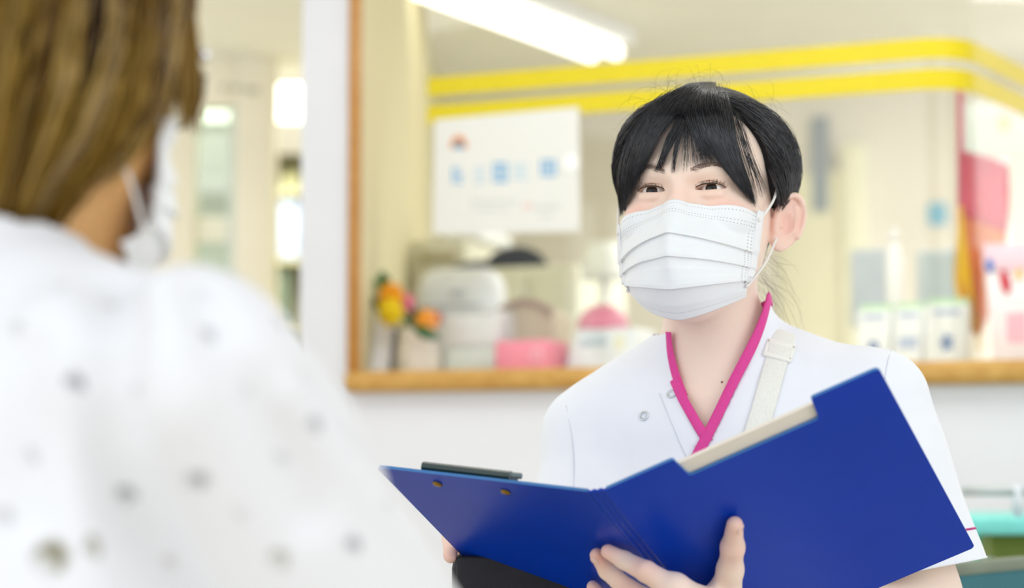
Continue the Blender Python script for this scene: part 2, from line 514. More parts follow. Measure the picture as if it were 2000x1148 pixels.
# notice poster on the glass
M_paper = mat('notice_paper', 'E0E1DD', rough=0.6, var=0.01)
pd = GD - 0.004
def on(u, v, d): s, h = wpix(u, v, d); return WF(s, d, h)
cs = [on(u, v, pd) for u, v in ((846, 458), (1134, 452), (1131, 209), (849, 234))]
poster = empty('notice_poster', cs[0], 'white notice poster with rainbow mark and blue heading on the glass', 'poster')
MB().prism(cs, -WB * 0.0015).build('sheet', M_paper, poster)
def pbox(name, rects, m, d=pd - 0.0016):
    bm = MB()
    for u0, v0, u1, v1 in rects:
        bm.prism([on(u0, v1, d), on(u1, v1, d), on(u1, v0, d), on(u0, v0, d)], -WB * 0.0004)
    return bm.build(name, m, poster)
M_blue = mat('heading_blue', '5FA9DA', rough=0.6); M_blue2 = mat('heading_pale_blue', 'A9CBE0', rough=0.6)
M_gray = mat('print_grey', 'C3C8C6', rough=0.6)
hd = []
def glyph(u, v, w, h, kind):
    r = {0: [(0, 0, .25, 1), (.45, 0, .6, 1), (.45, .45, 1, .6), (.45, .85, 1, 1)], 1: [(0, .1, 1, .2), (.1, .5, .9, .6), (.45, .1, .55, 1), (0, .9, 1, 1)],
         2: [(0, 0, 1, .15), (0, 0, .15, 1), (.85, 0, 1, 1), (0, .85, 1, 1), (.2, .42, .8, .56), (.42, .1, .58, .9)]}[kind]
    return [(u + a * w, v + b * h, u + c * w, v + d * h) for a, b, c, d in r]
for u, v, w, h, kd, mm in ((963, 318, 28, 38, 2, M_blue), (1056, 312, 30, 32, 2, M_blue), (884, 326, 20, 32, 0, M_blue), (925, 325, 24, 32, 1, M_blue2), (998, 318, 34, 32, 1, M_blue2)):
    tag(pbox('heading_character', glyph(u, v, w, h, kd), mm), kind='stuff')
tag(pbox('small_print', [(920 + 7 * i, 390 + (i % 3) * 1.2, 924 + 7 * i, 398) for i in range(13)] + [(1046 + 7 * i, 400, 1050 + 7 * i, 409) for i in range(7)] + [(920, 408, 990, 411), (1050, 420, 1080, 424)], M_gray), kind='stuff')
tag(pbox('red_print', [(1022, 398, 1026, 408), (1030, 398, 1042, 400), (1034, 402, 1038, 409)], mat('print_red', 'E8A9A0', rough=0.6)), kind='stuff')
for k, (r, c) in enumerate(((17, 'E58A5A'), (12.5, 'A8882E'), (8, '5FA9DA'))):
    bm = MB(); n = 10
    pts = [(896 - r * math.cos(math.pi * i / n), 290 - 1.55 * r * math.sin(math.pi * i / n)) for i in range(n + 1)]
    bm.prism([on(u, v, pd - 0.0016 - k * 0.0004) for u, v in pts], -WB * 0.0004).build('rainbow_arc', mat('arc_%d' % k, c, rough=0.6), poster)
bm = MB(); c0 = on(1117, 318, pd - 0.0016)
bm.prism([c0 + (WS * math.cos(t) + np.array([0, 0, 1]) * math.sin(t)) * 0.018 for t in np.linspace(0, 2 * math.pi, 20)[:-1]], -WB * 0.003).build('round_sticker', mat('sticker', 'F6F7F6', rough=0.3), poster)

# twin tube ceiling lamp of the office
def ceiling_lamp(A, B_, gap, label, ntube=2, group=None, w=0.2, r=0.017):
    A = np.array([*A, CEIL]); B_ = np.array([*B_, CEIL]); d = (B_ - A) / np.linalg.norm(B_ - A); sd = np.array([-d[1], d[0], 0])
    e = empty('ceiling_lamp', (A + B_) / 2, label, 'ceiling lamp', group)
    up = np.array([0, 0, 1.0])
    bm = MB(); c = [A - sd * w / 2, B_ - sd * w / 2, B_ + sd * w / 2, A + sd * w / 2]
    bm.hexa([q - up * 0.05 for q in c] + [q - up * 0.002 for q in c]); bm.build('housing', M_white, e)
    for k in range(ntube):
        off = sd * gap * (k - (ntube - 1) / 2) - up * 0.075
        MB().tube([A + off + d * 0.02, B_ + off - d * 0.02], r, 12).build('tube', M_tube, e, smooth=True)
        for q in (A + d * 0.02, B_ - d * 0.02): MB().tube([q + off, q + off + up * 0.03], 0.012, 8).build('socket', M_white, e)
    return e
def px_ceil(u, v, z=CEIL - 0.075):
    r = ray(u, v); t = (z - CAMZ) / r[2]; return (CAM + r * t)[:2]
far = px_ceil(1186, 108); near = px_ceil(925, 10)
dl = (near - far) / np.linalg.norm(near - far)
ceiling_lamp(far, far + dl * 1.9, 0.10, 'twin tube fluorescent lamp on the office ceiling', 2, w=0.22, r=0.022)
area_light('office_lamp_light', (1.7, 5.7, 2.36), (1.7, 5.9, 0), 1.6, 1.6, 50, (1.0, 0.98, 0.92))
area_light('office_side_fill', (3.6, 6.6, 1.5), (0.2, 6.0, 1.6), 1.6, 1.6, 24, (0.98, 0.99, 1.0))  # added side fill that evens out the office walls and ceiling

# corridor beyond the pier
M_recess = mat('corridor_wall', 'DDDACB', rough=0.8, var=0.06, scale=2)
o = MB().box(-4, 1.0, 11.0, 11.1, 0, CEIL).build('wall_corridor', M_recess); tag(o, 'pale far wall at the end of the corridor', 'wall', kind='structure')
PD = 7.4
def X(u, D): return (u - 1000) / FPX * D
def zpix(v, D): return P(1000, v, D)[2]
o = MB().box(X(455, PD), X(531, PD), PD, PD + 0.12, 0, CEIL).build('trim_2', M_cream2, bevel=0.006); tag(o, 'cream post of the glazed corridor partition', 'post', kind='structure')
o = MB().box(X(285, PD), X(376, PD), PD, PD + 0.12, 0, CEIL).build('trim_3', M_cream2, bevel=0.006); tag(o, 'cream partition post behind the patient', 'post', kind='structure')
o = MB().box(X(376, PD), X(455, PD), PD, PD + 0.12, zpix(206, PD), CEIL).build('trim_4', M_cream2, bevel=0.006); tag(o, 'cream header over the corridor glass', 'header', kind='structure')
MB().box(X(425, PD), X(438, PD), PD - 0.004, PD, zpix(178, PD), zpix(166, PD)).box(X(444, PD), X(466, PD), PD - 0.004, PD, zpix(176, PD), zpix(168, PD)).box(X(474, PD), X(500, PD), PD - 0.004, PD, zpix(182, PD), zpix(170, PD)).build('door_sign_lettering', mat('sign_grey', 'B9B8A6', rough=0.6), o)
win = empty('window_1', (X(415, PD), PD + 0.05, 0), 'frosted glazed corridor panel with pale bands', 'window', kind='structure')
MB().box(X(376, PD), X(455, PD), PD + 0.05, PD + 0.058, 0, zpix(206, PD)).build('pane', glass_mat('greenish_glass', 'DCE6E2'), win)
MB().box(X(376, PD), X(455, PD), PD + 0.04, PD + 0.048, zpix(470, PD), zpix(420, PD)).build('white_band', mat('band_white', 'EFEFE2', rough=0.5), win)
MB().box(X(440, PD), X(455, PD), PD + 0.02, PD + 0.07, 0, zpix(206, PD)).build('sash', mat('sash_green', 'D3DED8', rough=0.5), win)
def box_lamp(u0, v0, u1, v1, label, skew=0.0):
    pa, pb = px_ceil(u0, v0, CEIL - 0.06), px_ceil(u1, v1, CEIL - 0.06)
    e = empty('ceiling_lamp', (*((pa + pb) / 2), CEIL), label, 'ceiling lamp', 'box lamps on the corridor ceiling')
    x0, x1 = sorted((pa[0], pb[0])); y0, y1 = sorted((pa[1], pb[1]))
    MB().box(x0, x1, y0, y1, CEIL - 0.06, CEIL - 0.02).build('diffuser', M_tube, e, bevel=0.006)
    MB().box(x0 - 0.01, x1 + 0.01, y0 - 0.01, y1 + 0.01, CEIL - 0.02, CEIL - 0.001).build('housing', M_white, e)
box_lamp(398, 238, 452, 204, 'bright box lamp on corridor ceiling seen through the glazed panel')
box_lamp(526, 238, 592, 184, 'bright box lamp on corridor ceiling beside the white pier')
CD = 9.9
cab = empty('corridor_shelf', (X(560, CD), CD, 0), 'dim open shelf standing in the corridor recess', 'shelf')
M_dk = mat('shelf_olive', '8C8866', rough=0.7); M_dk2 = mat('shelf_side', 'B9B7A3', rough=0.7)
MB().box(X(533, CD), X(541, CD), CD - 0.05, CD + 0.3, 0, zpix(300, CD)).build('side_panel', M_dk2, cab)
MB().box(X(541, CD), X(620, CD), CD + 0.28, CD + 0.3, 0, zpix(300, CD)).build('back_panel', M_dk2, cab)
for v in (300, 372, 505, 640): MB().box(X(541, CD), X(620, CD), CD - 0.05, CD + 0.28, zpix(v, CD) - 0.03, zpix(v, CD)).build('shelf_board', M_dk, cab)
z = zpix(372, CD)
o = MB().box(X(545, CD), X(580, CD), CD, CD + 0.2, z, z + 0.13).build('storage_box', mat('olive_box', '9C9A70', rough=0.7), bevel=0.01); tag(o, 'olive storage box on the upper corridor shelf', 'box')
z = zpix(505, CD)
o = MB().box(X(542, CD), X(578, CD), CD, CD + 0.2, z, z + 0.30).build('storage_box', mat('blue_grey_box', 'A9B7CB', rough=0.6), bevel=0.01); tag(o, 'blue grey storage box on the middle corridor shelf', 'box')
z = zpix(640, CD)
o = MB().box(X(542, CD), X(560, CD), CD, CD + 0.2, z, z + 0.32).build('storage_box', mat('dark_green_box', '6B7A66', rough=0.7), bevel=0.01); tag(o, 'dark green storage box on the lower corridor shelf', 'box')

area_light('corridor_light', (-1.4, 9.0, 2.38), (-1.4, 9.0, 0), 1.6, 1.6, 105, (1.0, 0.99, 0.94))
area_light('corridor_front_light', (-1.5, 5.6, 2.40), (-1.5, 6.4, 0), 1.0, 1.0, 26, (1.0, 0.99, 0.95))

# window front of the waiting room, left of the picture
wf = empty('window_2', (-3.4, 4.0, 0), 'long window front of the waiting room', 'window', kind='structure')
MB().box(-3.45, -3.35, -1.0, 11.0, 0, .75).build('parapet', M_white_wall, wf)
MB().box(-3.45, -3.35, -1.0, 11.0, 2.15, CEIL).build('header', M_white_wall, wf)
for k in range(11): MB().box(-3.43, -3.37, -1.0 + k * 1.195, -.95 + k * 1.195, .75, 2.15).build('mullion', M_white, wf)

# ------------------------------------------------------------------ things on and behind the counter
CT_H = 1.1265
def wbox(u0, u1, vtop, d, depth, m, name, label=None, cat=None, base=CT_H, bevel=0.006, parent=None, vbot=None, group=None):
    s0, s1 = spx(u0, d, 650), spx(u1, d, 650); h1 = wpix((u0 + u1) / 2, vtop, d)[1]
    h0 = base if vbot is None else wpix((u0 + u1) / 2, vbot, d)[1]
    o = MB().box(s0, s1, d, d + depth, h0, h1, WF).build(name, m, parent, bevel=bevel, origin=None)
    if label: tag(o, label, cat, group)
    return o

# card, flowers
M_card = mat('white_card', 'F0F0F8', rough=0.5, var=0.01)
card = empty('leaflet_card', WF(spx(740, .25), .25, CT_H), 'white folded leaflet card standing beside the flower vase', 'card')
s0, s1 = spx(722, .24), spx(757, .24); hh = wpix(740, 612, .24)[1]
MB().hexa([WF(s0, .24, CT_H), WF(s1, .24, CT_H), WF(s1, .243, CT_H), WF(s0, .243, CT_H), WF(s0, .27, hh), WF(s1, .27, hh), WF(s1, .273, hh), WF(s0, .273, hh)]).build('front_leaf', M_card, card)
MB().hexa([WF(s0, .32, CT_H), WF(s1, .32, CT_H), WF(s1, .323, CT_H), WF(s0, .323, CT_H), WF(s0, .274, hh), WF(s1, .274, hh), WF(s1, .277, hh), WF(s0, .277, hh)]).build('back_leaf', mat('grey_card', 'A8ABB8', rough=0.5), card)

vd = 0.30
vc = WF(spx(818, vd), vd, CT_H); vr = (spx(862, vd) - spx(776, vd)) / 2; vh = wpix(818, 642, vd)[1] - CT_H
vase = MB().lathe(vc, [(vr * .92, 0), (vr * .98, vh * .1), (vr, vh * .4), (vr * .9, vh * .75), (vr * .8, vh), (vr * .7, vh), (vr * .75, vh * .7), (vr * .1, vh * .6)], 28).build('flower_vase', mat('vase_cream', 'EFEAE2', rough=0.35), smooth=True)
tag(vase, 'cream white round flower vase on the counter', 'vase')
def flower(u, v, d, r, col, label, n=7, stem_to=None):
    c = on(u, v, d); e = empty('artificial_flower', c, label, 'flower', 'flowers in the cream vase')
    m = mat('petal_' + col, col, rough=0.6)
    for ring, (k, rr, tilt) in enumerate(((n, 1.0, .35), (n - 2, .62, .9))):
        for i in range(k):
            a = 2 * math.pi * i / k + ring * .4
            dir_ = WS * math.cos(a) + np.array([0, 0, 1]) * math.sin(a)
            ctr = c + dir_ * r * .5 * rr - WB * r * tilt * .5
            ax = np.stack([dir_, np.cross(WB, dir_), WB], 1)
            MB().ball(ctr, (r * .55 * rr, r * .36 * rr, r * .2), M=ax).build('petal', m, e, smooth=True)
    MB().ball(c - WB * r * .4, r * .25).build('flower_centre', mat('flower_eye', 'C98A10', rough=0.8), e, smooth=True)
    b = vc + np.array([0, 0, vh * .66])
    mid = (c + b) / 2 + np.array([0, 0, .02])
    MB().tube(spline([c, mid, b], 8), .0025, 6).build('stem', mat('stem_green', '4E7A3A', rough=0.6), e, smooth=True)
flower(766, 580, .24, .034, 'F0A010', 'orange yellow flower standing highest in the vase')
flower(765, 610, .21, .033, 'E8CC10', 'yellow flower drooping below the orange one')
flower(795, 592, .27, .024, 'E88AA8', 'small pink flower between the yellow ones')
flower(836, 628, .22, .030, 'EE9A20', 'orange flower hanging over the vase rim')
flower(852, 622, .25, .018, 'B8455A', 'small dark red flower beside the hanging orange one')
M_leaf = mat('leaf_green', '2F6638', rough=0.5)
def leaf(u, v, d, ln, ang, col=M_leaf, label=None):
    c = on(u, v, d); dir_ = WS * math.cos(ang) + np.array([0, 0, 1]) * math.sin(ang); ax = np.stack([dir_, np.cross(WB, dir_), WB], 1)
    bm = MB().ball(c, (ln, ln * .38, .003), M=ax)
    b = vc + np.array([0, 0, vh * .7]); bm.tube(spline([c - dir_ * ln * .8, (c + b) / 2, b], 6), .0016, 5)
    o = bm.build('leaf_sprig', col, smooth=True); tag(o, label, 'leaf', 'leaf sprigs in the cream vase')
leaf(755, 562, .30, .042, 1.9, label='dark green leaf sprig rising above the orange flower')
leaf(742, 598, .30, .035, 2.5, mat('leaf_olive', '6E7F4A', rough=0.5), 'olive leaf sprig leaning over the white leaflet card')
leaf(812, 612, .28, .030, -.7, label='green leaf sprig between pink and orange flowers')
leaf(832, 650, .20, .034, -.4, label='green leaf sprig hanging under the orange flower')
leaf(752, 575, .36, .05, 2.2, mat('leaf_pale', 'A9BE8A', rough=0.5), 'pale green leaf sprig at the back of the vase')

# stacked boxes
b1 = wbox(868, 966, 678, .30, .18, mat('mint_carton', 'DCE6E4', rough=0.5), 'carton_box', 'pale mint carton under the white carton', 'box')
hb = wpix(917, 678, .30)[1]
b2 = wbox(862, 972, 606, .30, .18, mat('white_carton', 'E9EDF1', rough=0.5), 'carton_box', 'white carton stacked on the pale mint carton', 'box', base=hb + .0006)
MB().box(spx(864, .298), spx(970, .298), .2985, .2999, wpix(900, 613, .298)[1], wpix(900, 609, .298)[1], WF).build('lid_seam', mat('seam_grey', 'C9CFD6', rough=.5), b2)
# white rounded printer behind
pr = empty('desktop_printer', WF(spx(880, .49), .49, CT_H), 'white rounded desktop printer behind the cartons', 'printer')
ps0, ps1, ph = spx(798, .49), spx(962, .49), wpix(880, 520, .49)[1]
MB().box(ps0, ps1, .49, .615, CT_H, ph, WF).build('body', mat('printer_white', 'ECEEF3', rough=0.35), pr, bevel=.055, seg=6)
MB().box(ps0 + .11, ps0 + .145, .484, .4895, wpix(910, 578, .49)[1], wpix(910, 566, .49)[1], WF).build('button_panel', mat('printer_grey', 'C9CCD4', rough=.4), pr)
MB().box(ps0 + .03, ps1 - .03, .4855, .4895, wpix(880, 600, .49)[1], wpix(880, 596, .49)[1], WF).build('paper_slot', mat('slot_grey', 'B9BEC6', rough=.4), pr)

# cream filing cabinet and document case on the office floor
M_cab = mat('cabinet_cream', 'D6D2BC', rough=0.6)
d = 1.5
fc = empty('filing_cabinet', WF(spx(850, d), d, 0), 'cream filing cabinet with khaki slot behind the printer', 'cabinet')
c0, c1, ch = spx(800, d), spx(910, d), wpix(850, 468, d)[1]
MB().box(c0, c1, d, d + .4, 0, ch, WF).build('body', M_cab, fc, bevel=.008)
MB().box(c0 + .04, c1 - .03, d - .012, d, wpix(850, 512, d)[1], wpix(850, 496, d)[1], WF).build('handle_slot', mat('khaki_slot', 'A89A62', rough=.6), fc, bevel=.004)
MB().box(c0 + .015, c1 - .015, d - .008, d, wpix(850, 640, d)[1], wpix(850, 528, d)[1], WF).build('drawer_front', M_cab, fc, bevel=.003)
o = MB().box(c0 + .08, c0 + .2, d + .05, d + .3, ch + .0005, ch + .035, WF).build('paper_tray', mat('tray_white', 'EDEEEE', rough=.5), bevel=.008); tag(o, 'white paper tray on top of the cream filing cabinet', 'tray')
d = 1.2
o = empty('storage_cabinet', WF(spx(1020, d), d, 0), 'pale cream low cabinet carrying the black cap', 'cabinet')
c0, c1, ch = spx(938, d), spx(1128, d), wpix(1020, 520, d)[1]
M_cab2 = mat('case_cream', 'E2E1CC', rough=0.6)
MB().box(c0, c1, d, d + .4, 0, ch, WF).build('body', M_cab2, o, bevel=.01)
MB().box(c0 + .02, (c0 + c1) / 2 - .004, d - .012, d, .1, ch - .03, WF).build('door', M_cab2, o, bevel=.004)
MB().box((c0 + c1) / 2 + .004, c1 - .02, d - .012, d, .1, ch - .03, WF).build('door', M_cab2, o, bevel=.004)
# black cap with peak
cx = WF(spx(1008, d + .10), d + .10, ch)
cap = empty('black_cap', cx, 'black cap lying on the pale cream cabinet', 'cap')
M_black = mat('cap_black', '0E1512', rough=.95, spec=.1)
bm = MB().ball(cx + np.array([0, 0, .0]), (.092, .080, .066), 20, M=np.stack([WS, WB, [0, 0, 1]], 1))
for v in bm.bm.verts: v.co.z = max(v.co.z, cx[2] + .001)
bm.build('crown', M_black, cap, smooth=True)
pk = [cx + WS * (-.07 - .115 * math.sin(t)) + WB * (.070 * math.cos(t)) + np.array([0, 0, .006 + .012 * math.cos(t) ** 2]) for t in np.linspace(0, math.pi, 12)]
MB().prism(pk, np.array([0, 0, .006])).build('peak', M_black, cap)

# beige arch basket, pink box, red lid, grey terminal, white lamp
d = .40
s0, s1 = spx(976, d), spx(1080, d); h1, h2 = wpix(1000, 612, d)[1], wpix(1020, 590, d)[1]
poly = [WF(s0, d, CT_H), WF(s1, d, CT_H)] + [WF(s1 + (s0 - s1) * t, d, h1 + (h2 - h1) * math.sin(math.pi * min(1, t * 1.0)) ** .8 - .006 * (1 - t)) for t in np.linspace(0, 1, 12)]
ab = empty('arched_box', WF((s0 + s1) / 2, d, CT_H), 'beige arched box behind the pink box', 'box')
MB().prism(poly, WB * .12).build('body', mat('beige_case', 'CFC3AC', rough=.6), ab)
rim = [WF(s1 + (s0 - s1) * t, d - .003, h1 + (h2 - h1) * math.sin(math.pi * t) ** .8 - .006 * (1 - t) + .004) for t in np.linspace(0, 1, 14)]
MB().tube(rim, .009, 8).build('rim', mat('beige_dark', 'B09A8E', rough=.6), ab, smooth=True)
d = .22
pk = wbox(966, 1072, 664, d, .12, mat('pink_box', 'F78FA8', rough=.5), 'pink_box', 'small pink box in front of the beige arched box', 'box')
MB().torus(on(1048, 692, d - .0006), WB, .012, .0035, 20, 6).build('round_print', mat('pink_pale', 'FBC4D4', rough=.5), pk, smooth=True)
d = .32
te = empty('payment_terminal', WF(spx(1170, d), d, CT_H), 'pale grey counter terminal carrying the red lid', 'terminal')
s0, s1 = spx(1106, d), spx(1262, d); hh = wpix(1170, 641, d)[1]
MB().hexa([WF(s0, d - .03, CT_H), WF(s1, d - .03, CT_H), WF(s1, d + .14, CT_H), WF(s0, d + .14, CT_H), WF(s0 + .02, d, hh), WF(s1 - .02, d, hh), WF(s1 - .02, d + .14, hh), WF(s0 + .02, d + .14, hh)]).build('body', mat('terminal_grey', 'DCE1E5', rough=.4), te, bevel=.01)
a, b = wpix(1170, 676, d)[1], wpix(1170, 655, d)[1]
fr = lambda s, q, h: WF(s, d - .034 + (h - CT_H) / (hh - CT_H) * .03 + q, h)
MB().box(spx(1138, d), spx(1188, d), 0, .004, a, b, fr).build('display', mat('display_grey', 'B4C3CE', rough=.3), te)
MB().box(spx(1205, d), spx(1222, d), 0, .004, a - .01, b, fr).build('keypad', mat('keypad_cream', 'DDDCC0', rough=.5), te)
rc = WF(spx(1178, d + .06), d + .06, hh + .0005); rr = (spx(1224, d + .06) - spx(1130, d + .06)) / 2; rh = wpix(1178, 596, d + .06)[1] - hh
o = MB().lathe(rc, [(rr, 0), (rr * 1.02, .006), (rr * .95, rh * .45), (rr * .7, rh * .8), (rr * .3, rh), (.004, rh * 1.02)], 28).build('dome_lid', mat('lid_red', 'DB7F98', rough=.45), smooth=True); tag(o, 'rose red domed lid on the grey terminal', 'lid')
d = 1.1
lp = empty('desk_lamp', WF(spx(1180, d), d, 0), 'white desk lamp with wide shade behind the terminal', 'lamp')
lc = WF(spx(1182, d), d, wpix(1182, 546, d)[1]); lr = (spx(1225, d) - spx(1140, d)) / 2; lh = wpix(1182, 474, d)[1] - lc[2]
MB().lathe(lc, [(lr, 0), (lr * 1.05, lh * .2), (lr * .95, lh * .6), (lr * .7, lh), (lr * .6, lh), (lr * .9, lh * .3), (lr * .9, .002)], 28).build('shade', mat('shade_white', 'F3F7F2', rough=.4), lp, smooth=True)
MB().tube([lc + [0, 0, lh * .9], [lc[0], lc[1], .76]], .012, 10).build('pole', M_white, lp, smooth=True)
MB().lathe([lc[0], lc[1], .7405], [(.09, 0), (.09, .015), (.02, .03)], 24).build('base', M_white, lp, smooth=True)
# office desk that carries lamp and monitors (below the counter line)
dk = empty('office_desk', WF(1.2, 1.2, 0), 'white office desk behind the reception counter', 'desk')
MB().box(spx(1140, 1.0), spx(1140, 1.0) + 1.9, .85, 1.5, .71, .74, WF).build('desktop', M_white, dk, bevel=.004)
for s_ in (spx(1140, 1.0) + .05, spx(1140, 1.0) + 1.85):
    for q in (.9, 1.45): MB().box(s_ - .02, s_ + .02, q - .02, q + .02, 0, .71, WF).build('leg', M_white, dk)

# right side of the window: cards, tube reflection, monitors, flag, boxes
M_lf = mat('leaflet_white', 'EDF0EE', rough=.5); M_gr = mat('leaflet_green', 'BCE0B4', rough=.5); M_ink = mat('leaflet_ink', '5F7BA8', rough=.5); M_ink2 = mat('leaflet_ink_pale', 'AEBBD2', rough=.5)
def leaflet_box(u0, u1, vt, d, label, blot, tilt=.02, hd=(0.2, 0.8)):
    s0, s1 = spx(u0, d), spx(u1, d); h1 = wpix((u0 + u1) / 2, vt, d)[1]
    e = empty('leaflet_holder', WF((s0 + s1) / 2, d, CT_H), label, 'leaflet holder', 'leaflet holders on the counter')
    H = h1 - CT_H
    fr = lambda s, q, h: WF(s, d + q + (h - CT_H) / H * .03, h)
    MB().box(s0 + .002, s1 - .002, 0, .05, CT_H, h1 - .012, fr).build('body', M_lf, e, bevel=.003)
    MB().box(s0 + .004, s1 - .004, .012, .046, h1 - .0115, h1, fr).build('leaflets', M_gr, e, bevel=.002)
    w = s1 - s0
    MB().box(s0 + w * hd[0], s0 + w * hd[1], -.0012, 0, CT_H + H * .76, CT_H + H * .84, fr).build('heading_print', M_ink2, e)
    bm = MB(); cc = (s0 + w * .52, CT_H + H * .36)
    if blot == 'dark':
        pts = [fr(cc[0] + r * math.cos(t), -.0012, cc[1] + 1.35 * r * math.sin(t)) for t, r in [(2 * math.pi * i / 10, .016 if i % 2 else .010) for i in range(10)]]
        bm.prism(pts, WB * .001).build('figure_print', M_ink, e)
    elif blot == 'pale': bm.box(s0 + w * .22, s0 + w * .8, -.0012, 0, CT_H + H * .3, CT_H + H * .48, fr).build('figure_print', M_ink2, e)
    else:
        pts = [fr(cc[0] + .012 * math.cos(t), -.0012, cc[1] + .012 * math.sin(t)) for t in np.linspace(0, 2 * math.pi, 12)[:-1]]
        bm.prism(pts, WB * .001).build('figure_print', M_ink, e)
leaflet_box(1668, 1738, 592, .32, "white leaflet holder with small dot print closest to the nurse's shoulder", 'dot')
leaflet_box(1740, 1802, 588, .31, 'white leaflet holder with pale print between two others', 'pale')
leaflet_box(1803, 1890, 580, .29, 'white leaflet holder with dark figure print beside the flag', 'dark')
d = .46  # solid white bottle shape put in for the reflection of a lamp tube
bc = WF(spx(1749, d), d, CT_H); bh = wpix(1749, 446, d)[1] - CT_H; br = (spx(1766, d) - spx(1733, d)) / 2
bt = empty('tube_reflection', bc, 'slim white shape imitating a lamp tube reflection behind the leaflet holders', 'reflection')
MB().lathe(bc, [(br, 0), (br, bh * .8), (br * .85, bh * .86), (br * .5, bh * .9)], 24).build('body', mat('reflection_white', 'FCFEFE', rough=.15, var=0, coat=.5), bt, smooth=True)
MB().lathe(bc + [0, 0, bh * .9], [(br * .55, 0), (br * .6, bh * .06), (br * .4, bh * .1)], 20).build('cap', mat('reflection_cap', 'FAFCFC', rough=.2, var=0), bt, smooth=True)

def monitor(u0, u1, vt, vb, d, label, scr, yaw=0):
    s0, s1 = spx(u0, d), spx(u1, d); h1, h0 = wpix(u0, vt, d)[1], wpix(u0, vb, d)[1]
    e = empty('desk_monitor', WF((s0 + s1) / 2, d, .74), label, 'monitor', 'monitors on the office desk')
    MB().box(s0, s1, d, d + .03, h0, h1, WF).build('casing', mat('monitor_grey', 'CDD6DA', rough=.4), e, bevel=.006)
    MB().box(s0 + .012, s1 - .012, d - .002, d, h0 + .012, h1 - .012, WF).build('screen', mat(scr[0], scr[1], rough=.3), e)
    m = (s0 + s1) / 2
    MB().box(m - .02, m + .02, d + .03, d + .05, .7405, h0 + .08, WF).build('stand', mat('monitor_stand', 'B5BEC4', rough=.4), e)
    MB().box(m - .09, m + .09, d - .06, d + .12, .7405, .752, WF).build('foot', mat('monitor_stand', 'B5BEC4', rough=.4), e)
monitor(1662, 1742, 486, 640, 1.0, 'pale blue grey monitor close to the nurse', ('screen_blue', 'C2CFD9'))
monitor(1792, 1880, 488, 640, 1.15, 'grey monitor behind the dark print leaflet holder', ('screen_grey', 'BFCCCB'))

# flag
d = .40
def cloth(name, pts_uv, m, parent, d, wave=.012, sub=14):
    ps = [wpix(u, v, d) for u, v in pts_uv]
    bm = bmesh.new()
    L_, R_ = ps[:len(ps) // 2], ps[len(ps) // 2:][::-1]
    Lc, Rc = spline([(*q, 0) for q in L_], sub), spline([(*q, 0) for q in R_], sub)
    G = []
    for i in range(sub):
        row = []
        for k in range(8):
            t = k / 7; s_, h_, _ = Lc[i] * (1 - t) + Rc[i] * t
            row.append(bm.verts.new(tuple(WF(s_, d + wave * math.sin(t * 7 + h_ * 9), h_))))
        G.append(row)
    for i in range(sub - 1):
        for k in range(7): bm.faces.new((G[i][k], G[i][k + 1], G[i + 1][k + 1], G[i + 1][k]))
    me = bpy.data.meshes.new(name); bm.to_mesh(me); bm.free()
    o = link(name, me, m, parent, True)
    sm_ = o.modifiers.new('thickness', 'SOLIDIFY'); sm_.thickness = .002
    return o
fl = empty('banner_flag', WF(spx(1880, d), d, CT_H), 'red orange and yellow cloth banner hanging on a thin red pole', 'flag')
a = wpix(1873, 690, d); b = wpix(1872, 175, d)
MB().tube([WF(a[0], d + .02, CT_H), WF(b[0], d + .02, b[1])], .007, 10).build('pole', mat('pole_red', 'D0607A', rough=.4), fl, smooth=True)
MB().lathe(WF(a[0], d + .02, CT_H), [(.05, 0), (.05, .012), (.012, .02)], 20).build('foot', mat('pole_red', 'D0607A'), fl, smooth=True)
cloth('red_field', [(1876, 292), (1875, 350), (1876, 420), (1965, 455), (1970, 380), (1968, 320)], mat('flag_red', 'D9566A', rough=.7, var=.15, scale=12), fl, d)
cloth('orange_field', [(1876, 420), (1878, 500), (1886, 640), (1915, 660), (1955, 550), (1965, 455)], mat('flag_orange', 'E08048', rough=.7, var=.12, scale=12), fl, d)
cloth('yellow_field', [(1874, 400), (1866, 560), (1905, 640), (1914, 690), (1912, 660), (1900, 580), (1890, 500), (1877, 405)][:8], mat('flag_yellow', 'EFC400', rough=.7), fl, d - .012)

o = empty('wall_poster', on(1925, 310, 1.6), 'pale pink and grey poster above the banner flag', 'poster')
def panel(u0, v0, u1, v1, d, m, name, parent, th=.004):
    a, b = wpix(u0, v1, d), wpix(u1, v0, d)
    return MB().box(a[0], b[0], d, d + th, a[1], b[1], WF).build(name, m, parent)
# a stand that carries the poster
panel(1884, 190, 2080, 315, 1.6, mat('poster_grey', 'CFD6CE', rough=.6), 'sheet', o)
panel(1930, 205, 1988, 310, 1.598, mat('poster_pink', 'E8D2CC', rough=.6), 'pink_print', o, .001)
panel(1950, 225, 1972, 255, 1.596, mat('poster_peach', 'EBC79A', rough=.6), 'peach_print', o, .001)
q = on(1960, 400, 1.62)
MB().tube([[q[0], q[1], 0], [q[0], q[1], on(1960, 200, 1.62)[2]]], .012, 10).build('stand_pole', M_white, o, smooth=True)
MB().lathe([q[0], q[1], 0], [(.14, 0), (.14, .015), (.02, .03)], 24).build('stand_foot', M_white, o, smooth=True)

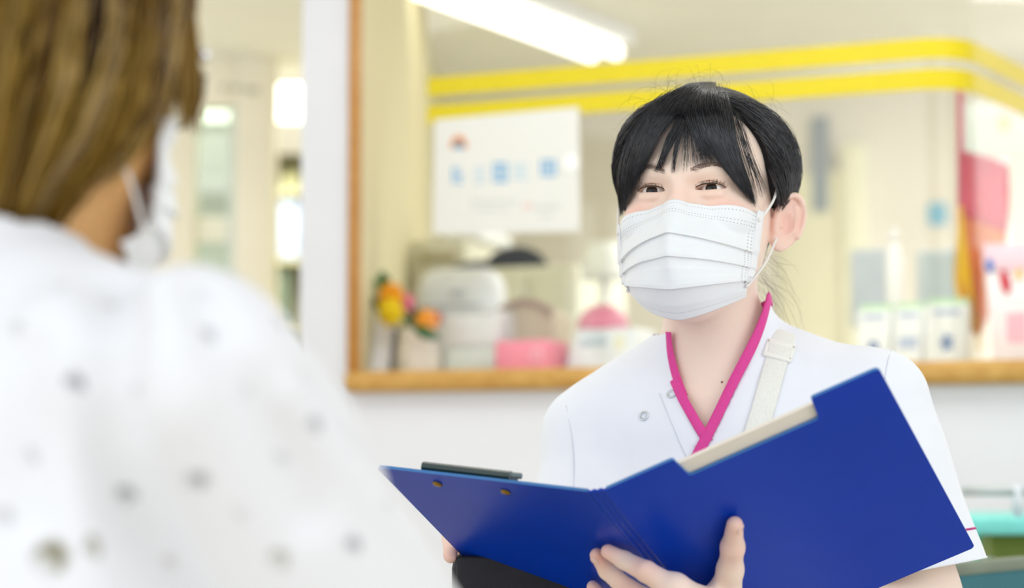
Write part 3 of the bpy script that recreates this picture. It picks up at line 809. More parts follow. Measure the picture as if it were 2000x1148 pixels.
d = .18
pb = empty('donation_box', WF(spx(1975, d), d, CT_H), 'white and pink counter box with red and blue prints', 'box')
s0, s1, hh = spx(1932, d), spx(2070, d), wpix(1990, 474, d)[1]
hm = wpix(1990, 530, d)[1]
MB().hexa([WF(s0 + .008, d, CT_H), WF(s1, d, CT_H), WF(s1, d + .1, CT_H), WF(s0 + .008, d + .1, CT_H), WF(s0 - .006, d, hm), WF(s1, d, hm), WF(s1, d + .1, hm), WF(s0 - .006, d + .1, hm)]).build('body', mat('box_white', 'F1EEF0', rough=.5), pb, bevel=.003)
MB().box(s0 - .010, s1, d - .003, d + .1, hm, hh, WF).build('pink_header', mat('box_pink', 'F2D5E0', rough=.5), pb, bevel=.006)
def blob(u, v, ru, rv, m, nm, rotd=0):
    pts = []
    for t in np.linspace(0, 2 * math.pi, 16)[:-1]:
        du, dv = ru * math.cos(t), rv * math.sin(t); a_ = math.radians(rotd)
        pts.append(on(u + du * math.cos(a_) - dv * math.sin(a_), v + du * math.sin(a_) + dv * math.cos(a_), d - .0035))
    MB().prism(pts, WB * .001).build(nm, m, pb)
blob(1963, 550, 9, 24, mat('print_crimson', 'CF2038', rough=.5), 'red_print', -12)
blob(1933, 518, 8, 14, mat('print_royal', '4F7FC8', rough=.5), 'blue_print', 0)
blob(1990, 535, 9, 12, mat('print_gold', 'E8CF94', rough=.5), 'gold_print', 0)
M_pk = mat('print_rose', 'EDB4C4', rough=.5)
for u in (1968, 1978, 1988, 1998): panel(u, 610, u + 6, 670, d - .0015, M_pk, 'rose_lettering', pb, .001)

# door with slit window, blue notice on the back wall
d = BD - .045
dr = empty('door_1', on(1600, 800, d), 'cream office door with narrow dark window slit', 'door', kind='structure')
a0_, a1_ = spx(1520, d, 300), spx(1645, d, 300)
MB().box(a0_, a1_, d, d + .04, .002, 2.1, WF).build('door_leaf', mat('door_cream', 'E9E4C6', rough=.6), dr, bevel=.004)
panel(1586, 226, 1616, 414, d - .004, mat('slit_grey', '8D97A0', rough=.3), 'window_slit', dr)
MB().box(a1_, a1_ + .09, d - .03, d + .04, 0, 2.2, WF).build('door_frame', mat('frame_cream', 'F0EDD2', rough=.6), dr, bevel=.004)
bn = on(1831, 440, BD - .004)
o = MB().box(*[f for q in ((wpix(1812, 440, BD - .004)[0], wpix(1850, 440, BD - .004)[0]),) for f in q], BD - .004, BD - .001, wpix(1830, 440, BD - .004)[1], wpix(1830, 396, BD - .004)[1], WF).build('wall_notice', mat('notice_blue', '86BCD8', rough=.6)); tag(o, 'small blue square notice on the back wall', 'notice')

# ------------------------------------------------------------------ trolley and chair on the right
M_mint = mat('trolley_mint', '84E4DC', rough=.4); M_green = mat('trolley_green', '12A98A', rough=.4); M_steel = mat('steel', 'B8C2C4', rough=.3, metal=.6)
TD = 3.15
x0 = X(1893, TD); x1 = X(2160, TD); zt = zpix(1009, TD); zb = zpix(1045, TD)
tr = empty('clinic_trolley', (x0, TD, 0), 'mint green clinic trolley with steel rail below the counter', 'trolley')
MB().box(x0 - .005, x1, TD, TD + .32, zb, zt).build('top_shelf', M_mint, tr, bevel=.006)
MB().box(x0 - .005, x1, TD, TD + .32, .25, .28).build('lower_shelf', M_mint, tr, bevel=.006)
for xx in (x0 + .008, x1 - .02):
    for yy in (TD + .012, TD + .3): MB().tube([(xx, yy, .06), (xx, yy, zb)], .008, 10).build('leg', M_green, tr, smooth=True)
    for yy in (TD + .012, TD + .3): MB().torus((xx, yy, .03), (1, 0, 0), .02, .0095, 16, 8).build('caster', mat('caster_grey', '55595C', rough=.5), tr, smooth=True)
zr = zpix(960, TD)
MB().tube([(x0 - .012, TD + .012, zr), (x1, TD + .012, zr)], .007, 10).build('rail', M_steel, tr, smooth=True)
for xx in (X(1986, TD), x1 - .02): MB().tube([(xx, TD + .012, zt), (xx, TD + .012, zr + .01)], .0085, 10).build('rail_post', mat('post_white', 'E4ECF4', rough=.3), tr, smooth=True)
mz = (.28 + zb) / 2
ob = MB().box(X(1915, TD + .15), x1 - .03, TD + .1, TD + .26, .2805, zb - .004)
o = ob.build('storage_box', mat('olive_drawer', '86903C', rough=.5), bevel=.004); tag(o, 'olive green storage box inside the mint trolley', 'box')
for k, (u, w) in enumerate(((1922, 34), (1985, 40))):
    # drawer labels and white jars on the shelf in front
    c = (X(u, TD + .05), TD + .055, .2805)
    o = MB().lathe(c, [(.016, 0), (.018, .05), (.018, zpix(1094, TD) - .28 - .03), (.012, zpix(1094, TD) - .28)], 18).build('white_canister', mat('canister_white', 'DCE6EA', rough=.35), smooth=True)
    tag(o, ('tall pale canister beside the green trolley leg', 'tall pale canister nearer the picture edge on the trolley')[k], 'canister', 'canisters on the trolley')
# dark teal chair back
HD = 2.45
ch = empty('waiting_chair', (X(1960, HD), HD, 0), 'dark teal waiting chair with grey rim in front of the trolley', 'chair')
M_teal = mat('chair_teal', '2F6E78', rough=.5); M_rim = mat('chair_rim', '7E8878', rough=.5)
xa, xb = X(1836, HD), X(1836, HD) + .44; zc = zpix(1126, HD)
def arc_pts(z, dy=0): return [np.array([xa + (xb - xa) * t, HD + dy + .04 * math.sin(math.pi * t), z + .012 * math.sin(math.pi * t)]) for t in np.linspace(0, 1, 11)]
bm = bmesh.new()
tp, bt_ = arc_pts(zc), arc_pts(zc - .32, .03)
V0 = [bm.verts.new(tuple(q)) for q in tp]; V1 = [bm.verts.new(tuple(q)) for q in bt_]
V2 = [bm.verts.new(tuple(q + [0, .025, 0])) for q in tp]; V3 = [bm.verts.new(tuple(q + [0, .025, 0])) for q in bt_]
for i in range(10):
    bm.faces.new((V0[i], V0[i + 1], V1[i + 1], V1[i])); bm.faces.new((V2[i + 1], V2[i], V3[i], V3[i + 1])); bm.faces.new((V0[i + 1], V0[i], V2[i], V2[i + 1])); bm.faces.new((V1[i], V1[i + 1], V3[i + 1], V3[i]))
bm.faces.new((V0[0], V1[0], V3[0], V2[0])); bm.faces.new((V0[10], V2[10], V3[10], V1[10]))
q = MB(); q.bm.free(); q.bm = bm; q.build('backrest', M_teal, ch, bevel=.006)
MB().tube([p_ + np.array([0, .012, .004]) for p_ in arc_pts(zc)], .011, 10).build('rim', M_rim, ch, smooth=True)
MB().box(xa, xb, HD + .05, HD + .46, .42, .47).build('seat', M_teal, ch, bevel=.02)
for xx in (xa + .03, xb - .03):
    MB().tube([(xx, HD + .05, 0), (xx, HD + .045, .45), (xx, HD + .03, zc - .1)], .011, 10).build('leg', M_steel, ch, smooth=True)
    MB().tube([(xx, HD + .42, 0), (xx, HD + .42, .42)], .011, 10).build('leg', M_steel, ch, smooth=True)

# ------------------------------------------------------------------ shared head shape (local: face looks to -y, x to the person's left, z up)
def polyd(p, pts, r):
    d = None
    for a, b in zip(pts[:-1], pts[1:]):
        e = cone(p, a, b, r, r); d = e if d is None else np.minimum(d, e)
    return d
EAR_RS = {1: rot('Z', -46) @ rot('X', -14), -1: rot('Z', -14) @ rot('X', -12)}
def ear(p, side): return local(lambda q: ear_(q, side), p, (side * .08, .014, -.012), .045)
def ear_(p, side):
    EAR_R = EAR_RS[side]
    q = p * np.array([side, 1, 1])
    q = (q - np.array([0.0850 if side > 0 else .078, 0.020, -0.018])) @ EAR_R / .90      # local ear: x outward, y back, z up
    r = np.sqrt((q[:, 1] / 0.0185) ** 2 + ((q[:, 2]) / 0.031) ** 2)
    plate = ell(q, (0, 0, 0), (0.0048, 0.0185, 0.031))
    lob = ell(q, (0.000, -0.005, -0.026), (0.0048, 0.0098, 0.0105))
    d = smin(plate, lob, 0.008)
    hel = []
    for t in np.linspace(-0.5, 3.75, 13):
        hel.append((0.004 + 0.002 * math.sin(t), 0.0172 * math.cos(t), 0.0295 * math.sin(t) + 0.001))
    d = smin(d, polyd(q, hel, 0.0033), 0.003)
    anti = [(0.003, 0.004, 0.018), (0.0045, 0.0085, 0.006), (0.0045, 0.008, -0.008), (0.003, 0.002, -0.0165)]
    d = smin(d, polyd(q, anti, 0.0026), 0.004)
    d = smax(d, -ell(q, (0.0085, -0.003, -0.004), (0.0085, 0.0085, 0.0125)), 0.003)
    d = smax(d, -ell(q, (0.0075, 0.012, 0.006), (0.0042, 0.0032, 0.015)), 0.003)
    trag = cone(q, (0.001, -0.014, -0.004), (0.0035, -0.0095, -0.0085), 0.0045, 0.0035)
    d = smin(d, trag, 0.003)
    root = cone(q, (-0.008, -0.010, 0.012), (-0.008, -0.008, -0.018), 0.008, 0.007)
    return smin(d, root, 0.006) * .90
EYE_X, EYE_Y, EYE_Z, EYE_R = 0.0300, -0.0655, -0.0022, 0.0122
def eye_slit(x):
    """mid line and half opening of the smiling eye; x measured outward from the eye centre"""
    t = np.clip((x + 0.0005) / 0.0148, -1, 1)
    mid = 0.0004 + 0.0012 * (1 - t * t) + 0.0006 * t
    half = 0.0030 * np.maximum(1 - np.abs(t) ** 2.2, 0) ** 0.75
    return mid, half
def head_sdf(p, slit=True):
    d = ell(p, (0, 0.012, 0.033), (0.074, 0.092, 0.078))
    d = smin(d, ell(p, (0, -0.026, 0.036), (0.066, 0.058, 0.060)), 0.02)
    d = smin(d, ell(p, (0, -0.028, -0.040), (0.0570, 0.052, 0.082)), 0.03)
    d = smin(d, ell(p, (0, -0.052, -0.099), (0.027, 0.026, 0.022)), 0.03)
    ax = np.abs(p[:, 0]); q = np.stack([ax, p[:, 1], p[:, 2]], 1)
    d = smin(d, ell(q, (0.038, -0.053, -0.031), (0.024, 0.024, 0.022)), 0.022)
    d = smin(d, ell(q, (0.038, -0.006, -0.028), (0.0315, 0.046, 0.058)), 0.02)
    d = smin(d, cone(p, (0, -0.079, 0.004), (0, -0.098, -0.044), 0.0080, 0.0125), 0.016)
    d = smin(d, cone(q, (0.010, -0.0790, 0.0165), (0.045, -0.0655, 0.021), 0.008, 0.005), 0.02)
    d = smax(d, -ell(q, (0.030, -0.094, EYE_Z), (0.020, 0.0135, 0.009)), 0.012)
    return eye_zone(p, q, d, slit)
def eye_zone(p, q, d, slit):
    near = (np.abs(q[:, 0] - EYE_X) < .024) & (np.abs(q[:, 2] - EYE_Z) < .022) & (q[:, 1] < -.04) & (q[:, 1] > -.10)
    if near.any(): d = d.copy(); d[near] = eye_part(q[near], d[near], slit)
    return smin(smin(d, ear(p, 1), 0.004), ear(p, -1), 0.004)
def eye_part(q, d, slit):
    e = q - np.array([EYE_X, EYE_Y, EYE_Z])
    d = smin(d, ell(e, (0, 0.0002, 0), (0.0152, 0.0141, 0.0115)), 0.007)
    lid = [(EYE_X - 0.0115, EYE_Y - 0.0095, EYE_Z - 0.0054), (EYE_X - 0.002, EYE_Y - 0.0126, EYE_Z - 0.0066), (EYE_X + 0.010, EYE_Y - 0.0085, EYE_Z - 0.0054)]
    d = smin(d, polyd(q, lid, 0.0024), 0.0045)
    if slit:
        mid, half = eye_slit(e[:, 0])
        s_ = np.abs(e[:, 2] - mid) - half
        s_ = np.where(half <= 0, np.maximum(s_, 0.002), s_)
        vol = np.maximum(s_ * 0.8, e[:, 1] + 0.003)
        vol = np.maximum(vol, np.abs(e[:, 0] + 0.0005) - 0.0150)
        d = smax(d, -vol, 0.0010)
        xs_ = np.linspace(-0.0135, 0.0155, 7); md, hf = eye_slit(xs_)
        cr = [(EYE_X + x, EYE_Y - math.sqrt(max(0.0152 ** 2 - x * x, 1e-6)) * 0.92 + 0.0002, EYE_Z + m + h + 0.0025 - 0.0008 * (x / 0.014)) for x, m, h in zip(xs_, md, hf)]
        d = smax(d, -polyd(q, cr, 0.00050), 0.0008)
    return d
def skull(p):
    """smooth head without ears and eyes, for hair"""
    d = ell(p, (0, 0.012, 0.033), (0.074, 0.092, 0.078))
    d = smin(d, ell(p, (0, -0.026, 0.036), (0.066, 0.058, 0.060)), 0.02)
    d = smin(d, ell(p, (0, -0.030, -0.036), (0.0570, 0.053, 0.074)), 0.03)
    return smin(d, ell(p, (0, 0.03, -0.05), (0.052, 0.05, 0.05)), 0.03)

# surgical mask as a pleated sheet in the head frame: u across (-1..1), v down (0..1)
PLEATS = (0.33, 0.53, 0.78)
def mask_point(u, v, off=0.0):
    au = np.abs(u)
    yc = np.interp(v, [0, .12, .30, .38, .50, .62, .71, .80, .9, 1.0], [-.0985, -.1045, -.1165, -.1195, -.1190, -.1145, -.1085, -.1020, -.0920, -.0780])
    zc = np.interp(v, [0, .33, .53, .78, 1.0], [-.0185, -.053, -.076, -.106, -.1310])
    xw = np.interp(v, [0, .25, .6, .85, 1], [.0725, .0690, .0650, .0600, .0560])
    ys = np.interp(v, [0, .3, .7, .9, 1], [-.0500, -.0530, -.0510, -.0420, -.0340])
    zs = np.interp(v, [0, .33, .53, .78, .88, 1], [-.0270, -.0660, -.0790, -.0900, -.0980, -.1030])
    g = au ** np.interp(v, [0, .2, .6, 1], [1.75, 1.75, 1.9, 2.2])
    ridge = np.interp(v, [0, .1, .35, .6, .75], [.006, .006, .006, .004, 0]) * np.exp(-(au / np.interp(v, [0, .3], [.30, .12])) ** 2)
    x = u * xw * (1 + .10 * (1 - au) * au)
    y = yc + (ys - yc) * g - ridge + np.interp(v, [0, .1, .35, .6, .75], [.006, .006, .006, .004, 0])
    zz = au ** np.interp(v, [0, .3, 1], [1.15, 1.3, 1.7])
    z = zc + (zs - zc) * zz + .0045 * u * au * np.interp(v, [0, .5, 1], [1, .4, 0])
    # pleats: the upper panel laps over the lower one
    out = np.zeros_like(v); prev = 0.03
    for k, pv in enumerate(PLEATS):
        amp = (0.0038, 0.0034, 0.0058)[k] * np.clip((1.03 - au) / .12, 0.12, 1)
        t = np.clip((v - prev) / (pv - prev), 0, 1)
        out = out + np.where((v > prev) & (v <= pv), amp * t ** 1.3, 0)
        prev = pv
    th = u * 0.95
    x = x + np.sin(th) * (out + off); y = y - np.cos(th) * (out + off)
    # soft creases
    y = y - 0.0009 * np.sin(u * 9 + v * 7) * np.sin(v * 11 + u * 3) * (1 - au)
    return np.stack([x, y, z], -1)

def mask_material():
    m = mat('mask_fabric', 'F2F3F6', rough=.75, var=.01, scale=60, bump=.05, bscale=900)
    nt = m.node_tree; N = nt.nodes; L = nt.links; b = N['Principled BSDF']
    uv = N.new('ShaderNodeUVMap'); sp = N.new('ShaderNodeSeparateXYZ'); L.new(uv.outputs[0], sp.inputs[0])
    def math_(op, a, bv=None, c=None):
        n = N.new('ShaderNodeMath'); n.operation = op
        for i, q in enumerate((a, bv, c)):
            if q is None: continue
            if isinstance(q, (int, float)): n.inputs[i].default_value = q
            else: L.new(q, n.inputs[i])
        return n.outputs[0]
    U, V_ = sp.outputs[0], sp.outputs[1]
    def dots_row(coord_along, freq, coord_across, pos, hw):
        f = math_('FRACT', math_('MULTIPLY', coord_along, freq)); a = math_('LESS_THAN', f, .38)
        c = math_('LESS_THAN', math_('ABSOLUTE', math_('SUBTRACT', coord_across, pos)), hw)
        return math_('MULTIPLY', a, c)
    rows = [dots_row(U, 62, V_, .030, .0036), dots_row(U, 62, V_, .095, .0036), dots_row(U, 62, V_, .118, .0036), dots_row(U, 62, V_, .95, .003)]
    for pos in (.038, .058, .962, .942):
        r = dots_row(V_, 34, U, pos, .0036)
        rows.append(math_('MULTIPLY', r, math_('LESS_THAN', V_, .80)))
    tot = rows[0]
    for r in rows[1:]: tot = math_('MAXIMUM', tot, r)
    mx = N.new('ShaderNodeMix'); mx.data_type = 'RGBA'
    src = b.inputs['Base Color'].links[0].from_socket
    L.new(math_('MULTIPLY', tot, .55), mx.inputs[0]); L.new(src, mx.inputs[6]); mx.inputs[7].default_value = (*lin('8E9296'), 1)
    L.new(mx.outputs[2], b.inputs['Base Color'])
    b.inputs['Subsurface Weight'].default_value = .15; b.inputs['Subsurface Scale'].default_value = .004
    return m
M_mask = mask_material()
M_loop = mat('ear_loop', 'F4F2EE', rough=.7, var=.02)
def build_mask(R, T, parent, n=150, m=170):
    us = np.linspace(-1, 1, n)
    vs = np.unique(np.concatenate([np.linspace(0, 1, m)] + [np.array([p - .004, p - .0005, p + .0008, p + .005]) for p in PLEATS]))
    U, Vv = np.meshgrid(us, vs)
    Pn = mask_point(U.ravel(), Vv.ravel())
    for _ in range(4):
        hd = head_sdf(Pn, False); gg = grad(lambda q: head_sdf(q, False), Pn); gg /= np.linalg.norm(gg, axis=1, keepdims=True)
        D_ = (gg * np.clip(.0028 - hd, 0, .006)[:, None]).reshape(len(vs), len(us), 3)
        for _k in range(5):
            D_[1:-1] = (D_[:-2] + D_[1:-1] + D_[2:]) / 3; D_[:, 1:-1] = (D_[:, :-2] + D_[:, 1:-1] + D_[:, 2:]) / 3
        Pn = Pn + D_.reshape(-1, 3) * 1.15
    nv, nu = len(vs), len(us)
    idx = np.arange(nv * nu).reshape(nv, nu)
    F = np.stack([idx[:-1, :-1], idx[1:, :-1], idx[1:, 1:], idx[:-1, 1:]], -1).reshape(-1, 4)
    me = fast_mesh('face_mask', Pn @ R.T + T, F)
    uvl = me.uv_layers.new(name='UVMap')
    uvs = np.stack([(U.ravel() + 1) / 2, Vv.ravel()], 1)
    li = np.empty(len(me.loops), dtype=np.int32); me.loops.foreach_get('vertex_index', li)
    uvl.data.foreach_set('uv', uvs[li].astype(np.float32).ravel())
    o = link('face_mask', me, M_mask, parent, True); o['label'] = 'white pleated surgical mask'
    sm_ = o.modifiers.new('thickness', 'SOLIDIFY'); sm_.thickness = .0012; sm_.offset = -1
    for sd in (-1, 1):
        # folded binding strips on both side edges
        vv = np.linspace(-.012, .80, 40); uu = np.full_like(vv, sd * .985)
        e0 = mask_point(uu, np.clip(vv, 0, 1), .0006); e0[:, 2] += np.where(vv < 0, .0028, 0)
        nr = np.stack([np.sin(uu * .95), -np.cos(uu * .95), np.zeros_like(uu)], 1)
        me = ribbon_mesh('side_binding', e0 @ R.T + T, nr @ R.T, .0085, .0012)
        link('side_binding', me, mat('mask_binding', 'F3F4F6', rough=.7, var=.03, scale=800, bump=.4, bscale=1200), o, True)
        for ends in (((sd, .05), (0.080, .0, .017)), ((sd, .83), (0.0765, .004, -.040))):
            a = mask_point(np.array([sd * .99]), np.array([ends[0][1]]), .0012)[0]; b_ = np.array(ends[1]) * [sd, 1, 1]
            back = b_ + np.array([-.002 * sd, .010, -.004 if ends[0][1] < .5 else .006])
            md = (a + b_) / 2 + np.array([.0035 * sd, 0, 0])
            pts = spline([a - np.array([0, .004, 0]), a, md, b_, back], 18) @ R.T + T
            MB().tube(pts, .00135, 8).build('ear_loop', M_loop, o, smooth=True)
    return o

# ------------------------------------------------------------------ folder geometry (solved from the picture: an A4 clip folder, 0.243 x 0.318 m)
F_S, F_T, F_B = P(1185, 955, 1.65), P(1717, 722, 1.597), P(1903, 1068, 1.845)
F_b = F_B - F_T; F_b /= np.linalg.norm(F_b)
F_a = F_T - F_S; F_a -= F_b * (F_a @ F_b); F_a /= np.linalg.norm(F_a)
F_n = np.cross(F_a, F_b)                        # inner side (towards the nurse)
F_W, F_H = 0.243, 0.322
F_S0 = P(1147, 960, 1.66)
_r = math.radians(147)
F_a2 = math.cos(_r) * F_a + math.sin(_r) * F_n  # left cover runs this way from the spine
F_n2 = np.cross(F_b, F_a2); F_n2 *= np.sign(F_n2 @ F_n)
F_W2 = 0.213
def on_plane(u, v, pt, n, off):
    r = ray(u, v); pt = pt + n * off
    return CAM + r * (((pt - CAM) @ n) / (r @ n))
def hr(u, v, o): return on_plane(u, v, F_S, -F_n, o)       # point held o in front of the right cover
def hl(u, v, o): return on_plane(u, v, F_S0, -F_n2, o)

# ------------------------------------------------------------------ nurse
HR = rot('Z', -20) @ rot('X', -5)
HC = P(1329, 368, 1.93) - HR @ np.array([0, -0.078, -0.001])
TR = rot('Z', -14) @ rot('Y', -5)
TC = P(1402, 705, 2.03)
def hl_(p): return (p - HC) @ HR                # world -> head
def tl_(p): return (p - TC) @ TR                # world -> torso
def h2w(q): return np.asarray(q) @ HR.T + HC
def t2w(q): return np.asarray(q) @ TR.T + TC
SH_L, SH_R = t2w((0.156, 0.012, -0.056)), t2w((-0.136, 0.012, -0.074))
EL_L = P(1800, 1165, 1.985)
EL_R = P(1105, 1200, 2.02)
WR_L = hr(1445, 1345, 0.045)
WR_R = P(1000, 1260, 1.93)
def torso_d(p):
    q = tl_(p); ax = np.abs(q[:, 0]); s = np.stack([ax, q[:, 1], q[:, 2]], 1)
    d = ell(q, (0, 0.008, -0.20), (0.142, 0.092, 0.20))
    d = smin(d, cone(q, (-0.095, 0.012, -0.062), (0.095, 0.012, -0.062), 0.058, 0.058), 0.05)
    d = smin(d, cone(s, (0.030, 0.020, 0.010), (0.145, 0.014, -0.058), 0.040, 0.043), 0.03)
    d = smin(d, ell(s, (0.062, -0.048, -0.185), (0.062, 0.052, 0.062)), 0.05)
    d = smin(d, ell(q, (0, 0.0, -0.40), (0.138, 0.100, 0.20)), 0.06)
    d = smin(d, ell(q, (0, 0.02, -0.56), (0.172, 0.135, 0.12)), 0.08)
    return d
NK0, NK1 = h2w((0, 0.022, -0.055)), t2w((0, 0.014, -0.030))
def neck_d(p, e=0.0): return cone(p, NK0, NK1, 0.0475 + e, 0.0515 + e)
def arm_d(p, S, E, r0, r1): return cone(p, S, E, r0, r1)
def folds(q):
    x, y, z = q.T
    f = 0.0035 * np.sin(38 * (z + 0.9 * np.abs(x)) + 5 * x) * np.exp(-((np.abs(x) - .13) / .045) ** 2) * np.exp(-((z + .13) / .09) ** 2)
    f += 0.0034 * np.sin(30 * x + 12 * z + 2.5 * np.sin(14 * z)) * np.clip((-z - .08) * 8, 0, 1)
    f += 0.0016 * np.sin(55 * (x * .8 - z * .5) + 3 * np.sin(20 * x)) * np.exp(-((z + .07) / .05) ** 2)
    return f
def tunic_d(p):
    d = torso_d(p)
    d = smin(d, neck_d(p, 0.006 + .0045 * np.clip((tl_(p)[:, 0] - .005) / .03, 0, 1)) + np.clip((p[:, 2] - (TC[2] + .085)) * 1.0, 0, 1), 0.018)
    sl = cone(p, SH_L, EL_L, 0.0520, 0.0690); sr = cone(p, SH_R, EL_R, 0.0520, 0.062)
    # sleeve creases along the arm
    d = smin(d, sl, 0.028); d = smin(d, sr, 0.028)
    return d + folds(tl_(p)) - 0.0
# hands -------------------------------------------------------------
TH = [WR_L * .55 + hr(1412, 1190, .02) * .45, hr(1412, 1185, .021), hr(1426, 1112, .0145), hr(1431, 1068, .011), hr(1435, 1024, .0085)]
TH_R = [.019, .0165, .0112, .0098, .0072]
MCP = [hl(1318, 1150, .030), hl(1312, 1196, .034), hl(1318, 1240, .034), hl(1335, 1280, .030)]
FG = [
    ([MCP[0], hl(1262, 1116, .0225), hl(1219, 1094, .0125), hl(1188, 1077, .0085)], [.0112, .0092, .0080, .0066]),
    ([MCP[1], hl(1228, 1152, .026), hl(1186, 1114, .015), hl(1166, 1084, .0090)], [.0112, .0092, .0078, .0064]),
    ([MCP[2], hl(1232, 1200, .026), hl(1182, 1172, .015), hl(1158, 1146, .0090)], [.0106, .0088, .0076, .0062]),
    ([MCP[3], hl(1262, 1250, .022), hl(1220, 1228, .014), hl(1196, 1208, .0080)], [.0094, .0078, .0066, .0056]),
]
def left_hand(p):
    d = chain(p, TH, TH_R, .006)
    palm = None
    for m_, r_ in zip(MCP, (.0125, .0125, .012, .0105)):
        c = cone(p, m_, WR_L, r_, .019); palm = c if palm is None else smin(palm, c, .014)
    palm = smin(palm, cone(p, MCP[0], TH[1], .0105, .013), .012)      # web to the thumb
    d = smin(d, palm, .014)
    for pts, rs in FG: 
        d = smin(d, chain(p, pts, rs, .003), .0035)
    return d
F_E = F_S0 + F_a2 * F_W2
def edge(t, o=0.0, s=0.0): return F_E + F_b * t + F_n2 * o - F_a2 * s
RF = []
for t, sgn in ((.166, 0), (.187, 1), (.208, 2), (.228, 3)):
    base = edge(t + .015, .050, .045)
    RF.append(([base, edge(t + .006, .040, -.004), edge(t, .012, -.0125), edge(t - .002, -.0075, -.0035 + .002 * sgn)], [.0105, .0088, .0078, .0064]))
RTH = [edge(.20, .055, .075), edge(.17, .040, .07), edge(.15, .018, .055), edge(.135, .0105, .035)]
def right_hand(p):
    palm = None
    for pts, _ in RF:
        c = cone(p, pts[0], WR_R, .0125, .018); palm = c if palm is None else smin(palm, c, .014)
    d = smin(palm, chain(p, RTH, [.016, .0115, .0095, .0072], .005), .012)
    for pts, rs in RF: d = smin(d, chain(p, pts, rs, .003), .0035)
    return d
def body_d(p):
    d = smin(local(head_sdf, hl_(p), (0, 0, 0), .15), neck_d(p), 0.022)
    d = smin(d, torso_d(p) + 0.009, 0.03)
    # collar bones and throat
    q = tl_(p); s = np.stack([np.abs(q[:, 0]), q[:, 1], q[:, 2]], 1)
    d = smin(d, cone(s, (0.012, -0.040, -0.038), (0.045, -0.038, -0.030), .005, .005), .012)
    la = smin(cone(p, SH_L, EL_L, .043, .037), chain(p, [EL_L, EL_L * .62 + WR_L * .38, WR_L], [.037, .034, .0235], .01), .015)
    ra = smin(cone(p, SH_R, EL_R, .043, .037), chain(p, [EL_R, EL_R * .62 + WR_R * .38, WR_R], [.036, .032, .0225], .01), .015)
    la = smin(la, local(left_hand, p, (MCP[1] + TH[2]) / 2, .13), .010); ra = smin(ra, local(right_hand, p, RF[1][0][0], .13), .010)
    d = smin(d, la, .015); d = smin(d, ra, .015)
    return d

M_skin = mat('skin_fair', 'FAE2D4', rough=.5, spec=.35, var=.035, scale=28, sss=.22, bump=.03, bscale=700)
nurse = empty('person', (TC[0], TC[1], 0), 'person in a white tunic with magenta trim holding an open blue folder', 'person')
V, F = mesh_sdf(body_d,
                axis(-.42, .36, .0034, (-.052, -.008, .0008), (.008, .052, .0008), (.066, .095, .0011)),
                axis(-.62, .17, .0034, (-.088, -.055, .0010), (.0, .035, .0013)),
                axis(-.72, .125, .0034, (-.012, .012, .0007), (-.048, .03, .0013)), HR, HC)
me = fast_mesh('body', V, F)
def blob3(c, r): return np.exp(-(((hv - np.asarray(c)) / np.asarray(r)) ** 2).sum(1))
hv = hl_(V); hv[:, 0] = np.abs(hv[:, 0])
pink = .75 * blob3((.043, -.062, -.024), (.020, .03, .013)) + .55 * blob3((.083, .02, -.018), (.02, .03, .032)) + .25 * blob3((0, -.085, -.01), (.012, .03, .012))
lidt = .55 * blob3((EYE_X, -.078, EYE_Z + .004), (.019, .02, .008)) + .18 * blob3((EYE_X, -.078, EYE_Z - .009), (.016, .02, .0035))
fing = np.zeros(len(V))
for tipp in [TH[-1], TH[-2]] + [f[0][-1] for f in FG] + [f[0][1] for f in FG] + [f[0][-1] for f in RF]:
    fing += .6 * np.exp(-(np.linalg.norm(V - tipp, axis=1) / .014) ** 2)
sc_ = np.tile(np.array(lin('FBE2D2')), (len(V), 1))
for w_, cc in ((pink, 'F2B0A4'), (lidt, 'E0AE92'), (fing, 'F2B4A6')):
    w_ = np.clip(w_, 0, .8)[:, None]; sc_ = sc_ * (1 - w_) + np.array(lin(cc)) * w_
ca = me.color_attributes.new('tone', 'FLOAT_COLOR', 'POINT'); ca.data.foreach_set('color', np.hstack([sc_, np.ones((len(V), 1))]).astype(np.float32).ravel())
at = M_skin.node_tree.nodes.new('ShaderNodeAttribute'); at.attribute_name = 'tone'
M_skin.node_tree.links.new(at.outputs['Color'], M_skin.node_tree.nodes['Principled BSDF'].inputs['Base Color'])
body = link('body', me, M_skin, nurse, True)
body['label'] = 'fair skinned body with face turned to the patient'

# eyes
M_eyew = mat('eye_white', 'F1EEEC', rough=.15, var=.01, coat=.6); M_iris = mat('iris_brown', '33241C', rough=.15, spec=.2, var=.4, scale=900, coat=.25); M_pupil = mat('pupil', '080607', rough=.1, spec=.2, coat=.25)
GZ = rot('Z', 2) @ rot('X', -1)
for sd in (1, -1):
    c = np.array([sd * EYE_X, EYE_Y, EYE_Z])
    e = MB().ball(h2w(c), .0121, 20).build('eyeball', M_eyew, nurse, smooth=True)
    def capmesh(name, ra, r, m):
        pr_ = [(r * math.sin(t), -r * math.cos(t)) for t in np.linspace(0, math.asin(ra / r), 8)]
        bm = bmesh.new(); rings = []
        for rr, yy in pr_:
            rings.append([bm.verts.new(tuple(h2w(c + GZ @ np.array([rr * math.cos(a) , yy, rr * math.sin(a)])))) for a in np.linspace(0, 2 * math.pi, 29)[:-1]])
        for A, B_ in zip(rings, rings[1:]):
            for k in range(28):
                bm.faces.new((A[k], A[(k + 1) % 28], B_[(k + 1) % 28], B_[k]))
        bmesh.ops.remove_doubles(bm, verts=bm.verts, dist=1e-6)
        q = MB(); q.bm.free(); q.bm = bm
        return q.build(name, m, e, smooth=True)
    capmesh('iris', .0058, .01225, M_iris); capmesh('pupil', .0029, .0124, M_pupil)

